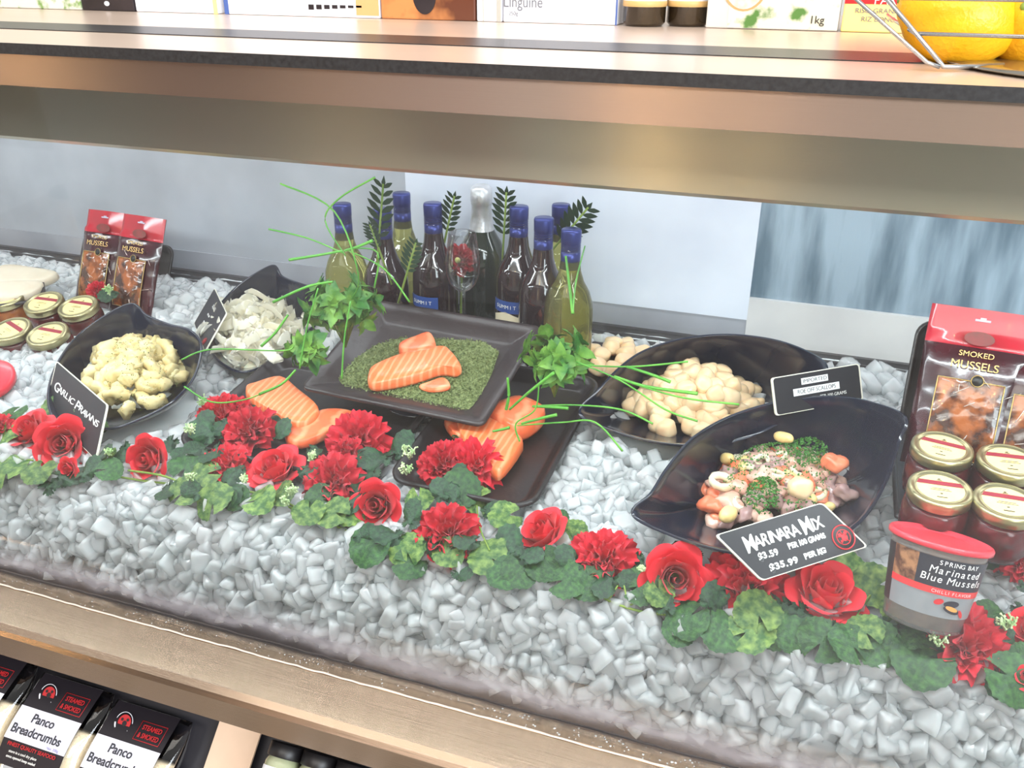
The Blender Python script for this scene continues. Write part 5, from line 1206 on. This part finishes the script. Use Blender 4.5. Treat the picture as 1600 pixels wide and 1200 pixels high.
# ============================================================ LOWER SHELF GOODS
CLB = glass_sheet('clear_bag', (.97, .97, .98, 1)); CRB = mat('crumbs', (226, 206, 168), .8, 0, (238, 224, 194), 300, (.3, .7), .5, 400)
LBK = mat('bag_label_black', (30, 26, 32), .4); LWH = mat('bag_label_white', (226, 224, 240), .5); LRD = mat('bag_label_red', (176, 34, 40), .5)
def crumb_bag(label, px, py, y=.66):
    a = PY(px, py, y); al = math.radians(43); dn = np.array([0, -math.cos(al), -math.sin(al)]); x = np.array([1, 0, 0.]); n = np.cross(x, -dn)
    W, Hh = .118, .22; o = a + dn * Hh + x * W / 2; M = frame(o, x, n); t = thing('breadcrumb_bag', label, 'bag', M, 'panko bags on the lower shelf')
    V = []; nx, ny = 14, 20
    R = []
    for k in range(ny + 1):
        v = k / ny; th = .026 * (1 - max(0, (v - .62) / .38) ** 1.5) * (1 - max(0, .08 - v) * 4); w = W / 2 * (1 + .04 * math.sin(v * 9))
        R.append([(w * math.copysign(abs(math.cos(q)) ** .7, math.cos(q)), v * Hh, max(-1, 1) * th * math.copysign(abs(math.sin(q)) ** .7, math.sin(q)) + .0012 * math.sin(q * 5 + v * 14)) for q in np.linspace(0, 2 * PI, 29)[:-1]])
    V, Fc = rings(R); obj('bag_film', V, Fc, CLB, t)
    R2 = [[(p[0] * .95, p[1] * 1.0 + .002, p[2] * .92) for p in r] for r in R[:16]]; V, Fc = rings(R2); obj('breadcrumbs', V, Fc, CRB, t)
    def zt(v): return .026 * (1 - max(0, (v - .62) / .38) ** 1.5) + .0025
    lw = .096; x0 = -W / 2 + .006
    def band(nm, d0, d1, m, par=t, ins=0, dz=0):
        V = []; K = 8
        for k in range(K + 1):
            d = d0 + (d1 - d0) * k / K; yy = Hh - d; V += [(x0 + ins, yy, zt(yy / Hh) + dz), (x0 + lw - ins, yy, zt(yy / Hh) + dz)]
        return obj(nm, V, [(2 * k + 2, 2 * k, 2 * k + 1, 2 * k + 3)[::-1] for k in range(K)], m, par)
    lab = band('label', .0, .112, LBK); band('label_band', .042, .082, LWH, lab, 0, .0006)
    def tx(s, sz, m, u, d, sx=1, **k):
        yy = Hh - d; sl = (zt((yy + .004) / Hh) - zt((yy - .004) / Hh)) / .008; text(s, sz, m, lab, (x0 + u * lw, yy, zt(yy / Hh) + .0016), rotm=Matrix.Rotation(math.atan(sl), 4, 'X'), sx=sx, depth=.0001, **k)
    tx('Panco', .0155, SI, .46, .053, .95, bold=.0003); tx('Breadcrumbs', .0155, SI, .46, .069, .95, bold=.0003); tx('Net 200g', .005, mat('lilac_ink', (140, 140, 180), .5), .80, .079)
    tx('FINEST QUALITY SEAFOOD', .0062, LRD, .5, .087, 1.0, bold=.0001); tx('store in a cool dry place', .0045, CHALK, .40, .095); tx('once opened keep sealed', .0045, CHALK, .40, .101)
    yy = Hh - .022; cx = x0 + lw * .28; zz = zt(yy / Hh) + .0012
    lg = obj('logo_badge', *xf_l(disc(.0095, 0, 20), (cx, yy, zz)), LRD, lab)
    obj('logo_ring', *tube([(cx + .0125 * math.cos(a), yy + .0125 * math.sin(a), zz + .001) for a in np.linspace(3.3, 5.6, 14)], .0011, 5), WHT, lg)
    obj('logo_ring', *tube([(cx + .0125 * math.cos(a), yy + .0125 * math.sin(a), zz + .001) for a in np.linspace(.1, 2.9, 14)], .0004, 5), WHT, lg)
    obj('logo_figure', *merge([xf_l(disc(.0035, 0, 8), (cx + .001, yy - .001, zz + .0006)), xf_l(disc(.002, 0, 8), (cx - .004, yy + .003, zz + .0006)), xf_l(disc(.002, 0, 8), (cx + .004, yy + .004, zz + .0006))]), LBK, lg)
    px0 = x0 + lw * .52; pts = [(px0, Hh - .014, 0), (px0 + .038, Hh - .014, 0), (px0 + .038, Hh - .036, 0), (px0, Hh - .036, 0), (px0, Hh - .014, 0)]
    obj('stamp_frame', *tube([(p[0], p[1], zt(p[1] / Hh) + .001) for p in pts], .0005, 4), LRD, lab)
    tx('STEAMED', .0085, LRD, .72, .0205, .8, bold=.0002); tx('& SMOKED', .0085, LRD, .72, .0300, .75, bold=.0002)
crumb_bag('clear bag of panko breadcrumbs cut off by the left edge', -46, 1008)
crumb_bag('clear bag of panko breadcrumbs, middle one on the lower shelf', 67, 1050)
crumb_bag('clear bag of panko breadcrumbs, right one on the lower shelf', 182, 1092)
_m = frame(PY(372, 1128, .67) + _d * .10 + _n * -.012, (1, 0, 0), _n)
V, Fc = box(-.030, .030, -.10, .12, 0, .003)
o = obj('card_panel', xf(V, _m), Fc, mat('beige_card', (206, 178, 154), .6, 0, (214, 186, 162), 20), smooth=False); tag(o, 'plain beige card lying on the sloping lower shelf right of the breadcrumbs', 'card')
for k, (px, lab) in enumerate([(452, 'black lidded jar with white label, leftmost on the lower shelf'), (503, 'black lidded jar with white label, middle of the three at the bottom edge'), (556, 'black lidded jar with white label, right of the three at the bottom edge')]):
    P = PY(px, 1163 + (px - 452) * .3, .655); r = .021
    t = thing('condiment_jar', lab, 'jar', frame(P - np.array([0, .76, .65]) * .1, (1, 0, 0), (0, .76, .65)), 'black lidded jars')
    obj('jar_body', *lathe([(r * .9, 0), (r, .004), (r, .078), (r * .85, .086)], 28), mat('pale_green_contents', (176, 180, 150), .15, 0, (150, 158, 124), 30, coat=.5), t)
    obj('label', *lathe([(r + .0004, .01), (r + .0006, .011), (r + .0006, .072), (r + .0004, .073)], 28, False), WHT, t)
    obj('lid', *lathe([(r * 1.0, .084), (r * 1.03, .085), (r * 1.03, .099), (r * .98, .100)], 28), BLK, t)

# ============================================================ SHOP BEHIND THE VIEWER (unseen; posts and lamps added for reflections)
wp = mat('shop_white', (236, 234, 232), .6)
t = obj('banner_stand', *box(-.95, -.62, -1.30, -1.27, -1.5, .5), wp, smooth=False); tag(t, 'tall white banner standing in the shop aisle opposite the case', 'banner')
structure('wall_front', *box(-6, 5, -3.1, -3.0, -1.5, 2.4), mat('aisle_wall', (146, 132, 120), .6, 0, (158, 144, 132), 1))
for x0_, x1_, c_, nm_ in [(-3.75, -3.35, (60, 52, 48), 'dark brown'), (-3.25, -2.75, (84, 74, 68), 'dark grey'), (-2.40, -1.95, (240, 214, 196), 'pale pink'), (-1.55, -1.15, (128, 100, 86), 'brown'), (-.95, -.80, (222, 196, 170), 'tan'), (.02, .30, (92, 84, 90), 'purplish grey'), (.42, .8, (108, 100, 106), 'grey')]:  # coloured posts added to put light and dark columns into the steel
    t = obj('reflection_post', *box(x0_, x1_, -2.5, -2.42, -1.5, 2.4), mat('post_' + nm_, c_, .6), smooth=False); tag(t, nm_ + ' post, unseen, added for reflections in the steel', 'post')
for k, (x, w_) in enumerate([(-.70, .012), (-3.88, .02), (-.28, .004)]):  # upright tubes added so the steel reflects warm streaks
    t = thing('streak_tube', ['unseen warm tube added for the middle streak on the steel', 'unseen warm tube added for the far left streak on the steel', 'slim unseen warm tube added for the streak right of the middle one'][k], 'lamp', (x, -2.38, -1.5)); obj('lamp_base', *lathe([(.12, 0), (.12, .02), (.02, .03)], 24), BLK, t); obj('tube', *lathe([(w_, .03), (w_, 2.2)], 16), mat('warm_tube', (255, 214, 160), .3, emit=30), t)
t = obj('display_table', *box(-3.2, 1.6, -2.4, -1.7, -1.5, -.75), wp, smooth=False); tag(t, 'long white produce table on the far side of the aisle', 'table')
for k, (x, c, nm) in enumerate([(-2.7, (206, 70, 50), 'red'), (-2.2, (228, 196, 70), 'yellow'), (-1.6, (210, 60, 60), 'scarlet'), (.2, (90, 140, 70), 'green'), (.9, (214, 200, 176), 'cream')]):
    t = obj('crate', *box(x, x + .4, -2.2, -1.8, -.75, -.58), mat('crate_' + nm, c, .6), smooth=False); tag(t, nm + ' crate on the produce table opposite the case', 'crate')
BULB = mat('warm_bulb', (255, 214, 150), .3, emit=160)
for k, (x, y, z) in enumerate([(-.42, -1.5, .9), (-2.9, -1.5, .7), (.55, -1.3, 1.0)]):  # out-of-view bulbs added to get warm glints on the steel
    t = thing('glint_lamp', ['middle', 'far left', 'right'][k] + ' warm pendant bulb, unseen, added for glints on the steel', 'lamp', (x, y, z))
    obj('bulb', *ball(16, 10, .03, .03, .03), BULB, t); obj('lamp_shade', *lathe([(.08, 0), (.05, .06), (.015, .09)], 24, False), BLK, t); obj('cord', *tube([(0, 0, .09), (0, 0, .5), (0, 0, 1.0)], .003), BLK, t)
build_ice()
bpy.context.view_layer.update()
